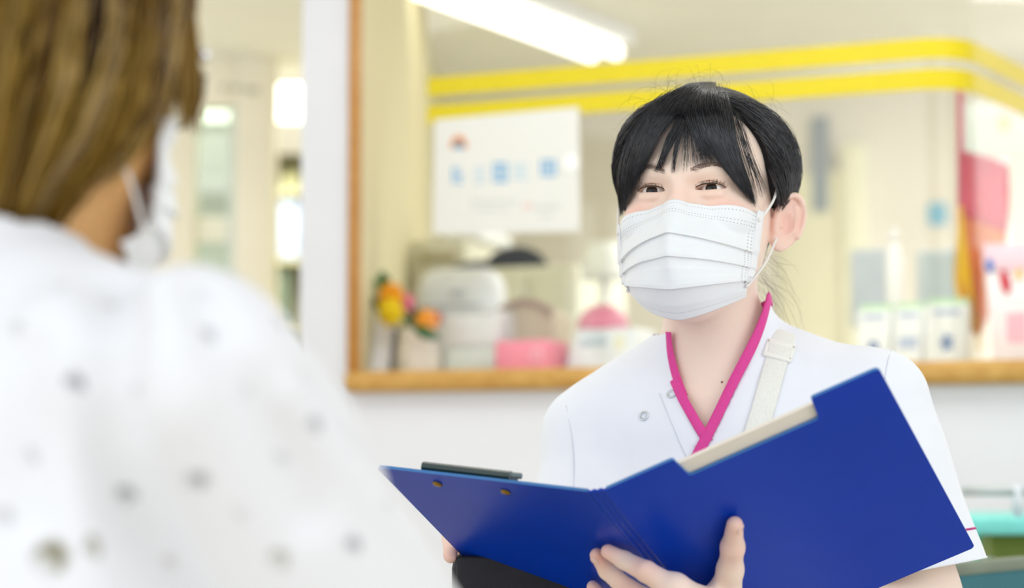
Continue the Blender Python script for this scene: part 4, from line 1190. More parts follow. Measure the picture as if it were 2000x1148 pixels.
# lashes and lid lines
M_lash = mat('lash_brown', '2A1A14', rough=.6)
for sd in (1, -1):
    xs_ = np.linspace(-.0138, .0146, 26); md, hf = eye_slit(xs_)
    def lidp(x, z, push):
        o = np.array([[sd * (EYE_X + x), -.14, EYE_Z + z]])
        hit = trace(lambda p: head_sdf(p, False), o[0], np.array([[0, 1.0, 0]]), 0, .1, 60)[0]
        return hit + np.array([0, -push, 0])
    up = np.array([lidp(x, m_ + h_ + .0002, .0001) for x, m_, h_ in zip(xs_, md, hf)])
    w = .00025 + .00040 * np.sin(np.linspace(.25, 1, 26) * math.pi * .9)
    MB().tube(h2w(up), list(w), 6).build('lid_line', M_lash, nurse, smooth=True)
    xc = np.linspace(-.0125, .0155, 22); mc, hc_ = eye_slit(xc)
    cr = np.array([lidp(x, m_ + h_ + .0026 - .0008 * x / .014, .00005) for x, m_, h_ in zip(xc, mc, hc_)])
    MB().tube(h2w(cr), list(.00006 + .00020 * np.sin(np.linspace(.1, 1, 22) * math.pi * .85)), 6).build('lid_crease', mat('crease_brown', 'A5765E', rough=.6), nurse, smooth=True)
    st = []
    for i in range(52):
        t = rng.random() ** .8; k = t * 25; i0 = int(min(k, 24)); f = k - i0
        r0 = up[i0] * (1 - f) + up[i0 + 1] * f
        ln = .0022 + .0022 * t + rng.normal(0, .0003)
        out = np.array([sd * (-.25 + 1.05 * t), -.75, .55]); out /= np.linalg.norm(out)
        s_ = np.linspace(0, 1, 5)[:, None]
        st.append(r0 + out * ln * s_ + np.array([0, 0, 1]) * ln * .45 * s_ ** 2)
    link('eyelashes', strands_mesh('eyelashes', h2w(np.array(st)), .00010, .00004), M_lash, nurse, True)

# eyebrows
M_brow = mat('brow_brown', '9A867A', rough=.7)
fh = lambda p: head_sdf(hl_(p), False)
for guide, dirn in (([(1300, 336), (1285, 329), (1268, 326), (1250, 330)], -1), ([(1348, 333), (1368, 324), (1390, 320), (1412, 325)], 1)):
    g = spline([(*q, 0) for q in guide], 40)[:, :2]
    px = []
    for i in range(230):
        t = rng.random() ** .8; c = g[int(t * 39)]; wd = 8.0 * (1 - .55 * t) * (0.5 + min(t * 4, 1) * .5)
        a = c + np.array([rng.normal(0, 1.0), rng.normal(0, wd * .5)])
        ang = math.radians(38 - 40 * t) if dirn > 0 else math.radians(142 + 40 * t)
        ln = rng.uniform(7, 12); px += [a, a + ln * .5 * np.array([math.cos(ang), -math.sin(ang) * .8]), a + ln * np.array([math.cos(ang), -math.sin(ang) * .55])]
    w = pix_on(fh, px).reshape(-1, 3, 3)
    w = w + (CAM - w) / np.linalg.norm(CAM - w, axis=2, keepdims=True) * np.array([.0002, .0007, .0005])[None, :, None]
    link('eyebrow', strands_mesh('eyebrow', w, .00013, .00007), M_brow, nurse, True)

# mole on the chest
bd_t = lambda p: np.minimum(torso_d(p) + .009, neck_d(p))
mo = pix_on(body_d, [(1410, 746)])[0]
MB().ball(mo, .0011, 12).build('mole', mat('mole_brown', '6B4434', rough=.6), nurse, smooth=True)

build_mask(HR, HC, nurse)

# ---- tunic
TRIM_R = [(1499, 580), (1492, 612), (1474, 662), (1452, 708), (1428, 757), (1402, 812), (1376, 862), (1353, 908), (1338, 940)]
TRIM_L1 = [(1306, 648), (1309, 685), (1317, 722), (1327, 752), (1336, 775)]
TRIM_L2 = [(1318, 742), (1332, 775), (1350, 808), (1366, 836), (1384, 864)]
tR, tL1, tL2 = [pix_on(tunic_d, spline([(*q, 0) for q in g], 40)[:, :2]) for g in (TRIM_R, TRIM_L1, TRIM_L2)]
V, F = mesh_sdf(tunic_d, axis(-.36, .36, .0038), axis(-.26, .26, .0038), axis(-.62, .14, .0038), TR, TC)
q = tl_(V)
# neckline polygon in the torso x-z plane
lp = tl_(np.vstack([tL1[:28], tL2[10:38]])); rp_ = tl_(tR[:34])
def inside(px_, pz_, poly):
    c = np.zeros(len(px_), bool); n = len(poly)
    for i in range(n):
        x1, z1 = poly[i]; x2, z2 = poly[(i + 1) % n]
        c ^= ((z1 > pz_) != (z2 > pz_)) & (px_ < (x2 - x1) * (pz_ - z1) / (z2 - z1 + 1e-12) + x1)
    return c
poly = [(-.042, .25)] + [(a, b) for a, _, b in lp] + [(a, b) for a, _, b in rp_[::-1]] + [(.05, .25)]
cut = inside(q[:, 0], q[:, 2], np.array(poly)) & (q[:, 1] < max(.012, tl_(tR[:1])[0][1] + .003))
# collar line round the back of the neck, from one trim end to the other
eR, eL = tl_(tR[:1])[0], tl_(tL1[:1])[0]; CY = .012
phR = math.atan2(eR[1] - CY, eR[0]); phL = math.atan2(eL[1] - CY, eL[0]) % (2 * math.pi)
def zline(ph):
    t = np.clip((ph - phR) / (phL - phR), 0, 1)
    return eL[2] + (eR[2] - eL[2]) * (1 - t) ** 1.5 + .003 * np.sin(math.pi * t)
ph = np.arctan2(q[:, 1] - CY, q[:, 0]); ph = np.where(ph < phR, ph + 2 * math.pi, ph)
cut |= (ph <= phL) & (q[:, 2] > zline(ph)) & (np.hypot(q[:, 0], q[:, 1] - CY) < .10)
cut |= (q[:, 2] > max(eR[2], eL[2]) + .004) & (np.hypot(q[:, 0], q[:, 1]) < .1)
phs = np.linspace(phR, phL, 60); bk_pts = []
for a_ in phs:
    o_ = t2w((0, CY, zline(a_))); d_ = TR @ np.array([math.cos(a_), math.sin(a_), 0])
    t_ = np.linspace(.03, .13, 240); f_ = tunic_d(o_ + d_ * t_[:, None]); bk_pts.append(o_ + d_ * t_[np.argmax(f_ > 0)])
tBack = np.array(bk_pts); tBack[0] = tR[0]; tBack[-1] = tL1[0]
axL = (EL_L - SH_L) / np.linalg.norm(EL_L - SH_L); axR = (EL_R - SH_R) / np.linalg.norm(EL_R - SH_R)
lenL, lenR = np.linalg.norm(EL_L - SH_L), np.linalg.norm(EL_R - SH_R)
HEM_L, HEM_R = lenL * .87, lenR * .9
F = F[~cut[F].any(1)]
me = fast_mesh('tunic', V, F)
bm = bmesh.new(); bm.from_mesh(me)
def hem_cut(S, axv, L_):
    n = Vector(tuple(axv)); pt = Vector(tuple(S + axv * L_))
    near = [f for f in bm.faces if (f.calc_center_median() - pt).length < .13]
    geom = list({x for f in near for x in [f, *f.edges, *f.verts]})
    bmesh.ops.bisect_plane(bm, geom=geom, dist=1e-5, plane_co=pt, plane_no=n)
    kill = [f for f in bm.faces if (f.calc_center_median() - pt).dot(n) > 0 and (f.calc_center_median() - pt).length < .14]
    bmesh.ops.delete(bm, geom=kill, context='FACES')
# slanted hem of the near sleeve
nL = axL + .25 * TR[:, 0]; nL /= np.linalg.norm(nL)
hem_cut(SH_L, axL, HEM_L); hem_cut(SH_R, axR, HEM_R)
loose = [v for v in bm.verts if not v.link_faces]; bmesh.ops.delete(bm, geom=loose, context='VERTS')
bm.to_mesh(me); bm.free()
M_tunic = mat('tunic_white', 'F0F4FC', rough=.75, var=.012, scale=30, bump=.06, bscale=1400)
tun = link('tunic', me, M_tunic, nurse, True); tun['label'] = 'white short sleeved tunic'
sm_ = tun.modifiers.new('thickness', 'SOLIDIFY'); sm_.thickness = .0016; sm_.offset = -1
M_trim = mat('trim_magenta', 'E0449A', rough=.65, var=.04, scale=300, bump=.1, bscale=2500)
def on_tunic_ribbon(name, pts, width, thick, m, parent, lift=.0):
    pts = pts[(np.abs(tunic_d(pts)) < .006) & (pts[:, 1] < 2.2)]
    g = grad(tunic_d, pts); g /= np.linalg.norm(g, axis=1, keepdims=True)
    # keep normals smooth
    for _ in range(6): g[1:-1] = (g[:-2] + g[1:-1] + g[2:]) / 3
    p = pts.copy()
    for _ in range(4): p[1:-1] = (p[:-2] + p[1:-1] + p[2:]) / 3
    return link(name, ribbon_mesh(name, p + g * lift, g, width, thick), m, parent, True)
on_tunic_ribbon('neck_trim', tBack[:44], .0100, .0018, M_trim, tun, .0006)['label'] = 'magenta neckline trim'
on_tunic_ribbon('neck_trim', tL1, .0085, .0016, M_trim, tun, -.0002)['label'] = 'magenta neckline trim'
on_tunic_ribbon('neck_trim', tL2, .0098, .0018, M_trim, tun, .0006)['label'] = 'magenta neckline trim'
on_tunic_ribbon('neck_trim', tR, .0105, .0020, M_trim, tun, .0010)['label'] = 'magenta neckline trim'
for g in (TRIM_R,):
    so = pix_on(tunic_d, [(u + 8, v + 3) for u, v in spline([(*q, 0) for q in g], 50)[6:44, :2]])
# placket seam and second snap side
pl = pix_on(tunic_d, spline([(1288, 768, 0), (1308, 815, 0), (1330, 868, 0), (1352, 915, 0)], 24)[:, :2])
on_tunic_ribbon('placket_seam', pl, .0011, .0009, mat('seam_white', 'DDE2EC', rough=.8), tun)
for g_ in ([(1106, 792, 0), (1117, 850, 0), (1121, 905, 0), (1120, 960, 0)], [(1748, 668, 0), (1735, 700, 0), (1728, 740, 0)]):
    on_tunic_ribbon('armhole_seam', pix_on(tunic_d, spline(g_, 20)[:, :2]), .0012, .0007, mat('seam_white', 'DDE2EC', rough=.8), tun)
for (u, v) in ((1312, 769), (1258, 812)):
    c = pix_on(tunic_d, [(u, v)]); g = grad(tunic_d, c)[0]; c = c[0] + g * .0008
    e = MB().torus(c, g, .0044, .0010, 30, 8).build('snap_ring', mat('snap_silver', 'D6DBDF', rough=.25, metal=.4), tun, smooth=True)
    MB().torus(c, g, .0026, .0006, 24, 6).build('snap_inner_ring', mat('snap_white', 'E9EDF2', rough=.3), tun, smooth=True)
# sleeve band line
def sleeve_ring(S, axv, L_, m, r=.0010):
    a = np.cross(axv, [0, 1.0, 0]); a /= np.linalg.norm(a); b = np.cross(axv, a); c = S + axv * L_
    dirs = np.array([a * math.cos(t) + b * math.sin(t) for t in np.linspace(0, 2 * math.pi, 49)])
    pts = np.array([trace(lambda p: -tunic_d(p), c, d_[None, :], 0.03, .12, 60)[0] for d_ in dirs])
    MB().tube(pts, r, 6).build('sleeve_piping', m, tun, smooth=True)
sleeve_ring(SH_L, axL, HEM_L - .030, mat('piping_magenta', 'B8307E', rough=.6), .0012)
sleeve_ring(SH_L, axL, HEM_L - .0005, M_tunic, .0010)
# shoulder strap
M_strap = mat('strap_ivory', 'EFF0EA', rough=.7, var=.05, scale=900, bump=.25, bscale=1500, stretch=(1, 1, .05))
sp1 = pix_on(tunic_d, spline([(1548, 622, 0), (1536, 648, 0), (1526, 672, 0), (1518, 700, 0), (1508, 735, 0), (1497, 775, 0), (1482, 825, 0), (1462, 890, 0), (1440, 960, 0), (1405, 1060, 0)], 50)[:, :2])
sp1 = sp1[(np.abs(tunic_d(sp1)) < .004) & (sp1[:, 1] < 2.15)]
top = sp1[0] + np.array([[.006, .05, -.012], [.004, .025, .004]])
sp = np.vstack([top, sp1]); g = grad(tunic_d, sp); g /= np.linalg.norm(g, axis=1, keepdims=True)
for _ in range(10): g[1:-1] = (g[:-2] + g[1:-1] + g[2:]) / 3
g /= np.linalg.norm(g, axis=1, keepdims=True)
for _ in range(8): sp[1:-1] = (sp[:-2] + sp[1:-1] + sp[2:]) / 3
st_ = link('shoulder_strap', ribbon_mesh('shoulder_strap', sp + g * .0012, g, .0225, .0018), M_strap, nurse, True); st_['label'] = 'ivory webbing shoulder strap'
k = int(np.argmin(np.abs(sp[:, 2] - P(1524, 690, sp[10, 1])[2])))
tt = sp[k + 2] - sp[k - 2]; tt /= np.linalg.norm(tt); ss = np.cross(tt, g[k]); ss /= np.linalg.norm(ss)
bk = MB()
M_bk = mat('buckle_ivory', 'F4F4EE', rough=.3, var=.01)
def obox(c, hx, hy, hz):
    return [c + ss * a * hx + tt * b * hy + g[k] * d_ * hz for d_ in (-1, 1) for a, b in ((-1, -1), (1, -1), (1, 1), (-1, 1))]
cb = sp[k] + g[k] * .0035
MB().hexa(obox(cb - tt * .0075, .0145, .0028, .0020)).hexa(obox(cb + tt * .0085, .0145, .0026, .0020)).hexa(obox(cb + ss * .0128, .0018, .0090, .0020)).hexa(obox(cb - ss * .0128, .0018, .0090, .0020)).build('slider_buckle', M_bk, st_, bevel=.0008)
MB().hexa(obox(cb + tt * .0005, .0115, .0058, .0022)).build('strap_fold', M_strap, st_, bevel=.001)

# fingernails
M_nail = mat('nail_pink', 'F3CCC0', rough=.25, var=.02, coat=.4)
def nail(tip, prev, outn, w, ln, lift):
    t = tip - prev; t /= np.linalg.norm(t); n_ = outn - t * (outn @ t); n_ /= np.linalg.norm(n_); s_ = np.cross(t, n_)
    return MB().ball(tip - t * ln * .25 + n_ * lift, (ln * .62, w, .0012), 20, M=np.stack([t, s_, n_], 1)).build('fingernail', M_nail, nurse, smooth=True)
vcam = (CAM - TH[-1]) / np.linalg.norm(CAM - TH[-1])
nail(TH[-1], TH[-2], vcam + np.array([.9, 0, 0]), .0052, .0095, .0062)
nail(FG[1][0][-1], FG[1][0][-2], vcam * .6 + np.array([-.6, 0, .2]), .0045, .0085, .0056)
nail(RF[0][0][-1], RF[0][0][-2], -F_n2, .0042, .008, .0056)

# trousers, shoes (seated on a stool)
HIP = t2w((0, .03, -.58))
fwd = np.array([-math.sin(math.radians(14)), -math.cos(math.radians(14)), 0]); lat = np.array([-fwd[1], fwd[0], 0])
KN = [HIP + fwd * .40 + lat * s_ * .11 + np.array([0, 0, .0]) for s_ in (-1, 1)]
AN = [np.array([k_[0] + fwd[0] * .02, k_[1] + fwd[1] * .02, .10]) for k_ in KN]
HPs = [HIP + lat * s_ * .085 for s_ in (-1, 1)]
def trousers_d(p):
    d = ell(p, HIP, (.18, .16, .13))
    for h_, k_, a_ in zip(HPs, KN, AN):
        d = smin(d, smin(cone(p, h_, k_, .085, .062), cone(p, k_, a_, .06, .05), .02), .03)
    return d
lo = np.min([HIP, *KN, *AN], 0) - .2; hi = np.max([HIP, *KN, *AN], 0) + .2
V, F = mesh_sdf(trousers_d, np.arange(lo[0], hi[0], .012), np.arange(lo[1], hi[1], .012), np.arange(.03, hi[2], .012))
link('trousers', fast_mesh('trousers', V, F), mat('trouser_white', 'ECEEF2', rough=.8), nurse, True)
for a_ in AN:
    MB().ball(a_ + fwd * .05 - np.array([0, 0, .062]), (.045, .125, .037), 20, M=np.stack([lat, -fwd, [0, 0, 1]], 1)).build('shoe', mat('shoe_white', 'E6E6E8', rough=.5), nurse, smooth=True)
so = empty('round_stool', (HIP[0], HIP[1], 0), 'round padded stool under the person in the white tunic', 'stool')
sz = HIP[2] - .125
MB().lathe((HIP[0], HIP[1], sz - .05), [(.17, 0), (.18, .012), (.18, .04), (.165, .052)], 32).build('seat', mat('stool_grey', '8A9AA0', rough=.5), so, smooth=True)
MB().tube([(HIP[0], HIP[1], .05), (HIP[0], HIP[1], sz - .05)], .025, 14).build('column', M_steel, so, smooth=True)
for i in range(5):
    a = 2 * math.pi * i / 5; MB().tube([(HIP[0], HIP[1], .06), (HIP[0] + .24 * math.cos(a), HIP[1] + .24 * math.sin(a), .03)], [.016, .011], 8).build('foot', M_steel, so, smooth=True)
    MB().ball((HIP[0] + .24 * math.cos(a), HIP[1] + .24 * math.sin(a), .022), .022).build('caster', mat('caster_grey', '55595C', rough=.5), so, smooth=True)

# cross body pouch at her side
pc = P(985, 1165, 1.915)
po = empty('cross_body_pouch', pc - np.array([0, 0, .1]), 'black cross body pouch beside the open folder', 'pouch')
M_po = mat('pouch_black', '1B1B22', rough=.6, var=.2, bump=.1)
MB().box(pc[0] - .05, pc[0] + .075, pc[1] - .02, pc[1] + .03, pc[2] - .14, pc[2] + .045).build('bag', M_po, po, bevel=.018, seg=4)
MB().box(pc[0] - .045, pc[0] + .070, pc[1] - .027, pc[1] - .0205, pc[2] - .03, pc[2] + .04).build('flap', M_po, po, bevel=.003)

# ------------------------------------------------------------------ nurse hair
HO = np.array([0, .012, .030])
def radius_along(dirs, fn, o=HO):
    t = np.full(len(dirs), .03)
    for _ in range(60): t = t - fn(o + dirs * t[:, None]) * .9
    return t
def shell(q): return ell(q, (.001, .023, .043), (.0905, .103, .0800))
def hair_in(q): return smin(skull(q), np.maximum(shell(q) + .0045, (-.056 - q[:, 1]) * .5), .016)
def hairline_y(z):
    return np.interp(z, [-.09, -.05, -.03, -.01, .01, .03, .06, .085, .1], [.070, .060, .046, .020, -.008, -.026, -.042, -.055, -.068])
def cap_d(q, off=.0045):
    d = hair_in(q) - off
    f = (hairline_y(q[:, 2]) - q[:, 1]) * .8
    d = smax(d, f, .004)
    return smax(d, -.070 - q[:, 2], .004)
M_hair = mat('hair_black', '15151B', rough=.27, spec=.8, attr='tint', attr_cols=[(0, '0F1015'), (.6, '22242E'), (1, '3B3836')])
M_cap = mat('hair_base', '111116', rough=.55, spec=.3, var=.3, scale=200)
V, F = mesh_sdf(lambda p: cap_d(hl_(p)), axis(-.095, .095, .003), axis(-.10, .13, .003), axis(-.085, .13, .003), HR, HC)
hair = link('hair', fast_mesh('hair', V, F), M_cap, nurse, True); hair['label'] = 'black hair tied back with a long fringe'

def unit(a): return a / np.linalg.norm(a, axis=-1, keepdims=True)
KNOT = np.array([.004, .094, -.050])
def swept(n, K=14):
    z = rng.uniform(-.012, .098, n) ; side = np.where(rng.random(n) < .72, 1, -1)
    y0 = hairline_y(z) + rng.uniform(0, .055, n) ** 1.0 * rng.random(n)
    # root on the skull: solve x by direction search
    x = np.clip((1 - ((y0 - .0) / .098) ** 2 - ((z - .03) / .084) ** 2), 0.0, 1) ** .5 * .075
    root = unit(np.stack([side * x + rng.normal(0, .003, n), y0, z], 1) - HO)
    kn = unit(KNOT + rng.normal(0, .006, (n, 3)) - HO)
    ctrl = unit(root + kn + np.stack([side * (.45 + .2 * rng.random(n)), np.zeros(n), np.full(n, .06)], 1))
    t = np.linspace(0, 1, K)[None, :, None]
    d = unit(root[:, None] * (1 - t) ** 2 + 2 * ctrl[:, None] * t * (1 - t) + kn[:, None] * t ** 2)
    flat = d.reshape(-1, 3)
    r = radius_along(flat, hair_in).reshape(n, K)
    lay = rng.uniform(.004, .0098, n)[:, None] * np.minimum(1, .35 + np.linspace(0, 1, K)[None] * 3)
    wob = .0006 * np.sin(np.linspace(0, 1, K)[None] * rng.uniform(2, 6, n)[:, None] + rng.uniform(0, 6, n)[:, None])
    return HO + d * (r + lay + wob)[..., None]
sw = swept(5600)
link('swept_hair', strands_mesh('swept_hair', sw @ HR.T + HC, rng.uniform(.00022, .00040, len(sw)), tint=rng.random(len(sw))), M_hair, hair, True)

# low tail behind the neck
n = 500; K = 8
t = np.linspace(0, 1, K)[None, :, None]
r0 = KNOT + rng.normal(0, .006, (n, 3)); tip = KNOT + np.array([.004, -.004, -.115]) + rng.normal(0, .012, (n, 3)); mid = (r0 + tip) / 2 + np.array([.0, .022, .02])
tl = r0[:, None] * (1 - t) ** 2 + 2 * mid[:, None] * t * (1 - t) + tip[:, None] * t ** 2
link('hair_tail', strands_mesh('hair_tail', tl @ HR.T + HC, .0004, tint=rng.random(n)), M_hair, hair, True)
MB().torus(h2w(KNOT + np.array([0, .006, -.006])), HR @ np.array([0, .4, -1.0]), .012, .004, 20, 8).build('hair_tie', mat('tie_black', '14141A', rough=.8), hair, smooth=True)

# fringe: strands run between drawn guide lines on the head
skw = lambda p: hair_in(hl_(p))
def onskull(px, off):
    """nearest hit of the pixel ray with the hair shell (or the closest approach beside the head)"""
    px = np.asarray(px, float); d = np.array([ray(*q) for q in px])
    ts = np.linspace(1.74, 2.06, 34)
    pts = CAM + d[:, None, :] * ts[None, :, None]
    f = skw(pts.reshape(-1, 3)).reshape(len(px), -1) - np.asarray(off)[:, None]
    hit = f < 0; first = np.where(hit.any(1), hit.argmax(1), f.argmin(1))
    t = ts[first]
    i0 = np.maximum(first - 1, 0); ar = np.arange(len(px))
    fa, fb = f[ar, i0], f[ar, first]
    ok = hit.any(1) & (first > 0)
    t = np.where(ok, ts[i0] + (ts[first] - ts[i0]) * np.clip(fa / np.where(ok, fa - fb, 1), 0, 1), t)
    return CAM + d * t[:, None]
def fringe(ga, gb, n, name, K=11, offs=(.003, .010, .006), jit=2.0, rad=(.00020, .00034), tipj=.06, power=1.0, lay=.004):
    A, B_ = spline([(*q, 0) for q in ga], 40)[:, :2], spline([(*q, 0) for q in gb], 40)[:, :2]
    w = rng.random(n) ** power
    # gather into locks
    w = w + .018 * np.sin(w * 60 + 2) + rng.normal(0, .004, n)
    ends = 1 - np.abs(rng.normal(0, tipj, n)); starts = rng.uniform(0, .16, n)
    s = np.linspace(0, 1, K)
    px = np.empty((n, K, 2)); off = np.empty((n, K))
    j0 = rng.normal(0, 5.0 if name == 'fringe' else 1.0, (n, 2)); j1 = rng.normal(0, jit, (n, 2))
    for k in range(K):
        u = (starts + (ends - starts) * s[k]) * 39; i = np.clip(u.astype(int), 0, 38); f = (u - i)[:, None]
        a = A[i] * (1 - f) + A[i + 1] * f; b = B_[i] * (1 - f) + B_[i + 1] * f
        px[:, k] = a * (1 - w[:, None]) + b * w[:, None] + j0 * (1 - s[k]) + j1 * s[k]
    px[..., 1] = np.maximum(px[..., 1], 160 + .0016 * (px[..., 0] - 1385) ** 2)
    L = rng.random(n) * lay
    for k in range(K): off[:, k] = np.interp(s[k], [0, .4, 1], offs) + L
    pts = onskull(px.reshape(-1, 2), off.ravel()).reshape(n, K, 3)
    # smooth along the strand
    for _ in range(2): pts[:, 1:-1] = (pts[:, :-2] + 2 * pts[:, 1:-1] + pts[:, 2:]) / 4
    link(name, strands_mesh(name, pts, rng.uniform(*rad, n), tint=rng.random(n) * .75), M_hair, hair, True)
# solid lock at picture left
fringe([(1372, 164), (1300, 190), (1243, 265), (1216, 350), (1212, 418)], [(1376, 174), (1322, 212), (1286, 262), (1267, 305), (1254, 334)], 1500, 'fringe', jit=2.2, power=.9)
# silhouette side lock
fringe([(1340, 172), (1262, 220), (1219, 300), (1208, 370), (1212, 425)], [(1350, 176), (1280, 220), (1234, 300), (1222, 360), (1226, 400)], 420, 'fringe', jit=1.5, offs=(.003, .008, .006))
# sparse middle locks
fringe([(1362, 190), (1326, 232), (1300, 280), (1286, 318), (1277, 338)], [(1366, 192), (1334, 236), (1312, 284), (1300, 312), (1292, 330)], 75, 'fringe', jit=1.6)
fringe([(1366, 190), (1340, 226), (1322, 272), (1313, 310), (1309, 342)], [(1368, 190), (1342, 228), (1327, 270), (1320, 308), (1319, 336)], 40, 'fringe', jit=1.3)
fringe([(1356, 182), (1345, 215), (1336, 260), (1332, 300), (1330, 338)], [(1364, 182), (1352, 220), (1362, 270), (1372, 305), (1378, 330)], 42, 'fringe', jit=3)
# right lock: inner thin edge and the broad swept lock
fringe([(1350, 178), (1337, 205), (1346, 245), (1360, 285), (1370, 318)], [(1362, 180), (1350, 210), (1366, 255), (1388, 300), (1402, 322)], 90, 'fringe', jit=1.4)
fringe([(1368, 176), (1356, 205), (1374, 258), (1402, 310), (1446, 368)], [(1415, 178), (1424, 205), (1434, 270), (1454, 330), (1478, 405)], 1700, 'fringe', jit=2.0, tipj=.10)
fringe([(1420, 186), (1432, 225), (1446, 285), (1462, 340), (1478, 400)], [(1428, 188), (1445, 228), (1468, 300), (1490, 350), (1500, 378)], 60, 'fringe', jit=2.5, rad=(.00012, .0002))
# crown cover over the roots
fringe([(1378, 160), (1350, 166), (1322, 182), (1298, 202), (1280, 226)], [(1392, 164), (1396, 174), (1400, 186), (1406, 200), (1414, 222)], 800, 'fringe', jit=3, offs=(.003, .007, .010))
# hair in front of the ear
fringe([(1500, 330), (1512, 360), (1520, 390), (1520, 420), (1514, 450)], [(1520, 330), (1535, 360), (1542, 385), (1538, 402), (1526, 408)], 120, 'side_wisps', jit=2.5, rad=(.00012, .0002), offs=(.008, .008, .006))
# stray hairs
n = 90; K = 10
dirs = unit(np.stack([rng.normal(0, .5, n), rng.normal(.1, .6, n), rng.uniform(.5, 1, n)], 1))
base = HO + dirs * (radius_along(dirs, hair_in) + .006)[:, None]
tang = unit(np.cross(dirs, rng.normal(0, 1, (n, 3))))
t = np.linspace(0, 1, K)[None, :, None]; ln = rng.uniform(.015, .045, n)[:, None, None]
fly = base[:, None] + tang[:, None] * ln * t + dirs[:, None] * (.018 * rng.random(n)[:, None, None]) * np.sin(t * 2.4) 
link('stray_hairs', strands_mesh('stray_hairs', fly @ HR.T + HC, .00009, .00006, tint=rng.random(n)), M_hair, hair, True)
n = 60
base = KNOT + rng.normal(0, .012, (n, 3)) + np.array([.02, -.01, .0]); tip = base + np.stack([rng.uniform(.0, .05, n), rng.normal(0, .012, n), rng.uniform(-.09, -.01, n)], 1)
mid = (base + tip) / 2 + np.stack([rng.uniform(.0, .03, n), rng.normal(0, .01, n), rng.uniform(-.01, .02, n)], 1)
t = np.linspace(0, 1, K)[None, :, None]
ws = base[:, None] * (1 - t) ** 2 + 2 * mid[:, None] * t * (1 - t) + tip[:, None] * t ** 2
link('nape_wisps', strands_mesh('nape_wisps', ws @ HR.T + HC, .00010, .00006, tint=rng.random(n)), M_hair, hair, True)

# ------------------------------------------------------------------ blue clip folder
M_cover = mat('folder_blue', '003AB6', rough=.32, spec=.16, var=.04, scale=14, bump=.02, bscale=900)
M_edge = mat('folder_edge', '3F78B8', rough=.45, var=.03)
fold = empty('clip_folder', F_S + F_b * .3, 'open blue clip folder with black clip held by the nurse', 'folder')
TK = .0028
def cover(name, O, a, n, W, notch):
    """quad strips between the top and bottom outline; rounded corners; thickness towards the inner side"""
    r = .005
    cols = [(0.0, 0.0, F_H)]
    if notch:
        n0, n1, dp = notch; e = .0025
        cols += [(n0 - .003, 0, F_H), (n0 - .001, .0006, F_H), (n0, .002, F_H), (n0 + e, dp - .003, F_H), (n0 + e + .001, dp - .001, F_H), (n0 + e + .003, dp, F_H)]
        cols += [(n1 - e - .003, dp, F_H), (n1 - e - .001, dp - .001, F_H), (n1 - e, dp - .003, F_H), (n1, .002, F_H), (n1 + .001, .0006, F_H), (n1 + .003, 0, F_H)]
    for t in np.linspace(0, math.pi / 2, 6): cols.append((W - r + r * math.sin(t), r - r * math.cos(t), F_H - r + r * math.cos(t)))
    bm = bmesh.new(); G = []
    for x, y0, y1 in cols:
        G.append([bm.verts.new(tuple(O + a * x + F_b * y + n * o)) for y, o in ((y0, 0), (y1, 0), (y1, TK), (y0, TK))])
    for A, B_ in zip(G, G[1:]):
        for k in range(4):
            f = bm.faces.new((A[k], A[(k + 1) % 4], B_[(k + 1) % 4], B_[k])); f.material_index = k % 2
    for A in (G[0], G[-1]): bm.faces.new(A).material_index = 1
    bmesh.ops.recalc_face_normals(bm, faces=bm.faces)
    me = bpy.data.meshes.new(name); bm.to_mesh(me); bm.free()
    return link(name, me, [M_cover, M_edge], fold)
c1 = cover('front_cover', F_S, F_a, F_n, F_W, (.0610, .1835, .031)); c1['label'] = 'blue front cover with clip notch'
c2 = cover('back_cover', F_S0, F_a2, F_n2, F_W2, None); c2['label'] = 'blue back board carrying the clip'
# spine with raised ribs
sv = F_S - F_S0; sw_ = np.linalg.norm(sv); sv = sv / sw_; sn = np.cross(sv, F_b); sn *= np.sign(sn @ F_n); sn /= np.linalg.norm(sn)
N_ = 24; prof = []
for i in range(N_ + 1):
    t = i / N_; prof.append((t, -.0011 * (.5 - .5 * math.cos(2 * math.pi * 3 * t))))
bm = bmesh.new(); ra = []
for t, h in prof:
    ra.append([bm.verts.new(tuple(F_S0 + sv * sw_ * t + sn * h + F_b * y + sn * o)) for y, o in ((0.0005, .0002), (F_H, .0002), (F_H, .0022), (0.0005, .0022))])
for A, B_ in zip(ra, ra[1:]):
    for k_ in range(4): bm.faces.new((A[k_], A[(k_ + 1) % 4], B_[(k_ + 1) % 4], B_[k_]))
bm.faces.new(ra[0]); bm.faces.new(ra[-1][::-1])
q = MB(); q.bm.free(); q.bm = bm; q.build('spine', M_cover, fold, smooth=False)['label'] = 'ribbed blue spine'
# clip on the inner face of the back board
M_clip = mat('clip_black', '16322F', rough=.3, var=.1, coat=.3)
cl0, cl1 = .080, .170
def bk_(x, y, o): return F_S0 + F_a2 * x + F_b * y + F_n2 * o
secs = []
for x in np.linspace(cl0, cl1, 9):
    e_ = min(x - cl0, cl1 - x); k_ = min(1, .6 + e_ / .012)
    secs.append([bk_(x, y, o) for y, o in ((.006, TK + .0005), (.003, TK + .004), (.002, TK + .0075), (.004, TK + .0100), (.016, TK + .0125), (.020, TK + .006), (.018, TK + .0005))])
bm = bmesh.new(); R_ = [[bm.verts.new(tuple(p)) for p in s_] for s_ in secs]
for A, B_ in zip(R_, R_[1:]):
    for k_ in range(7): bm.faces.new((A[k_], A[(k_ + 1) % 7], B_[(k_ + 1) % 7], B_[k_]))
bm.faces.new(R_[0]); bm.faces.new(R_[-1][::-1])
q = MB(); q.bm.free(); q.bm = bm; cl = q.build('clip', M_clip, fold, smooth=False); cl['label'] = 'glossy black spring clip'
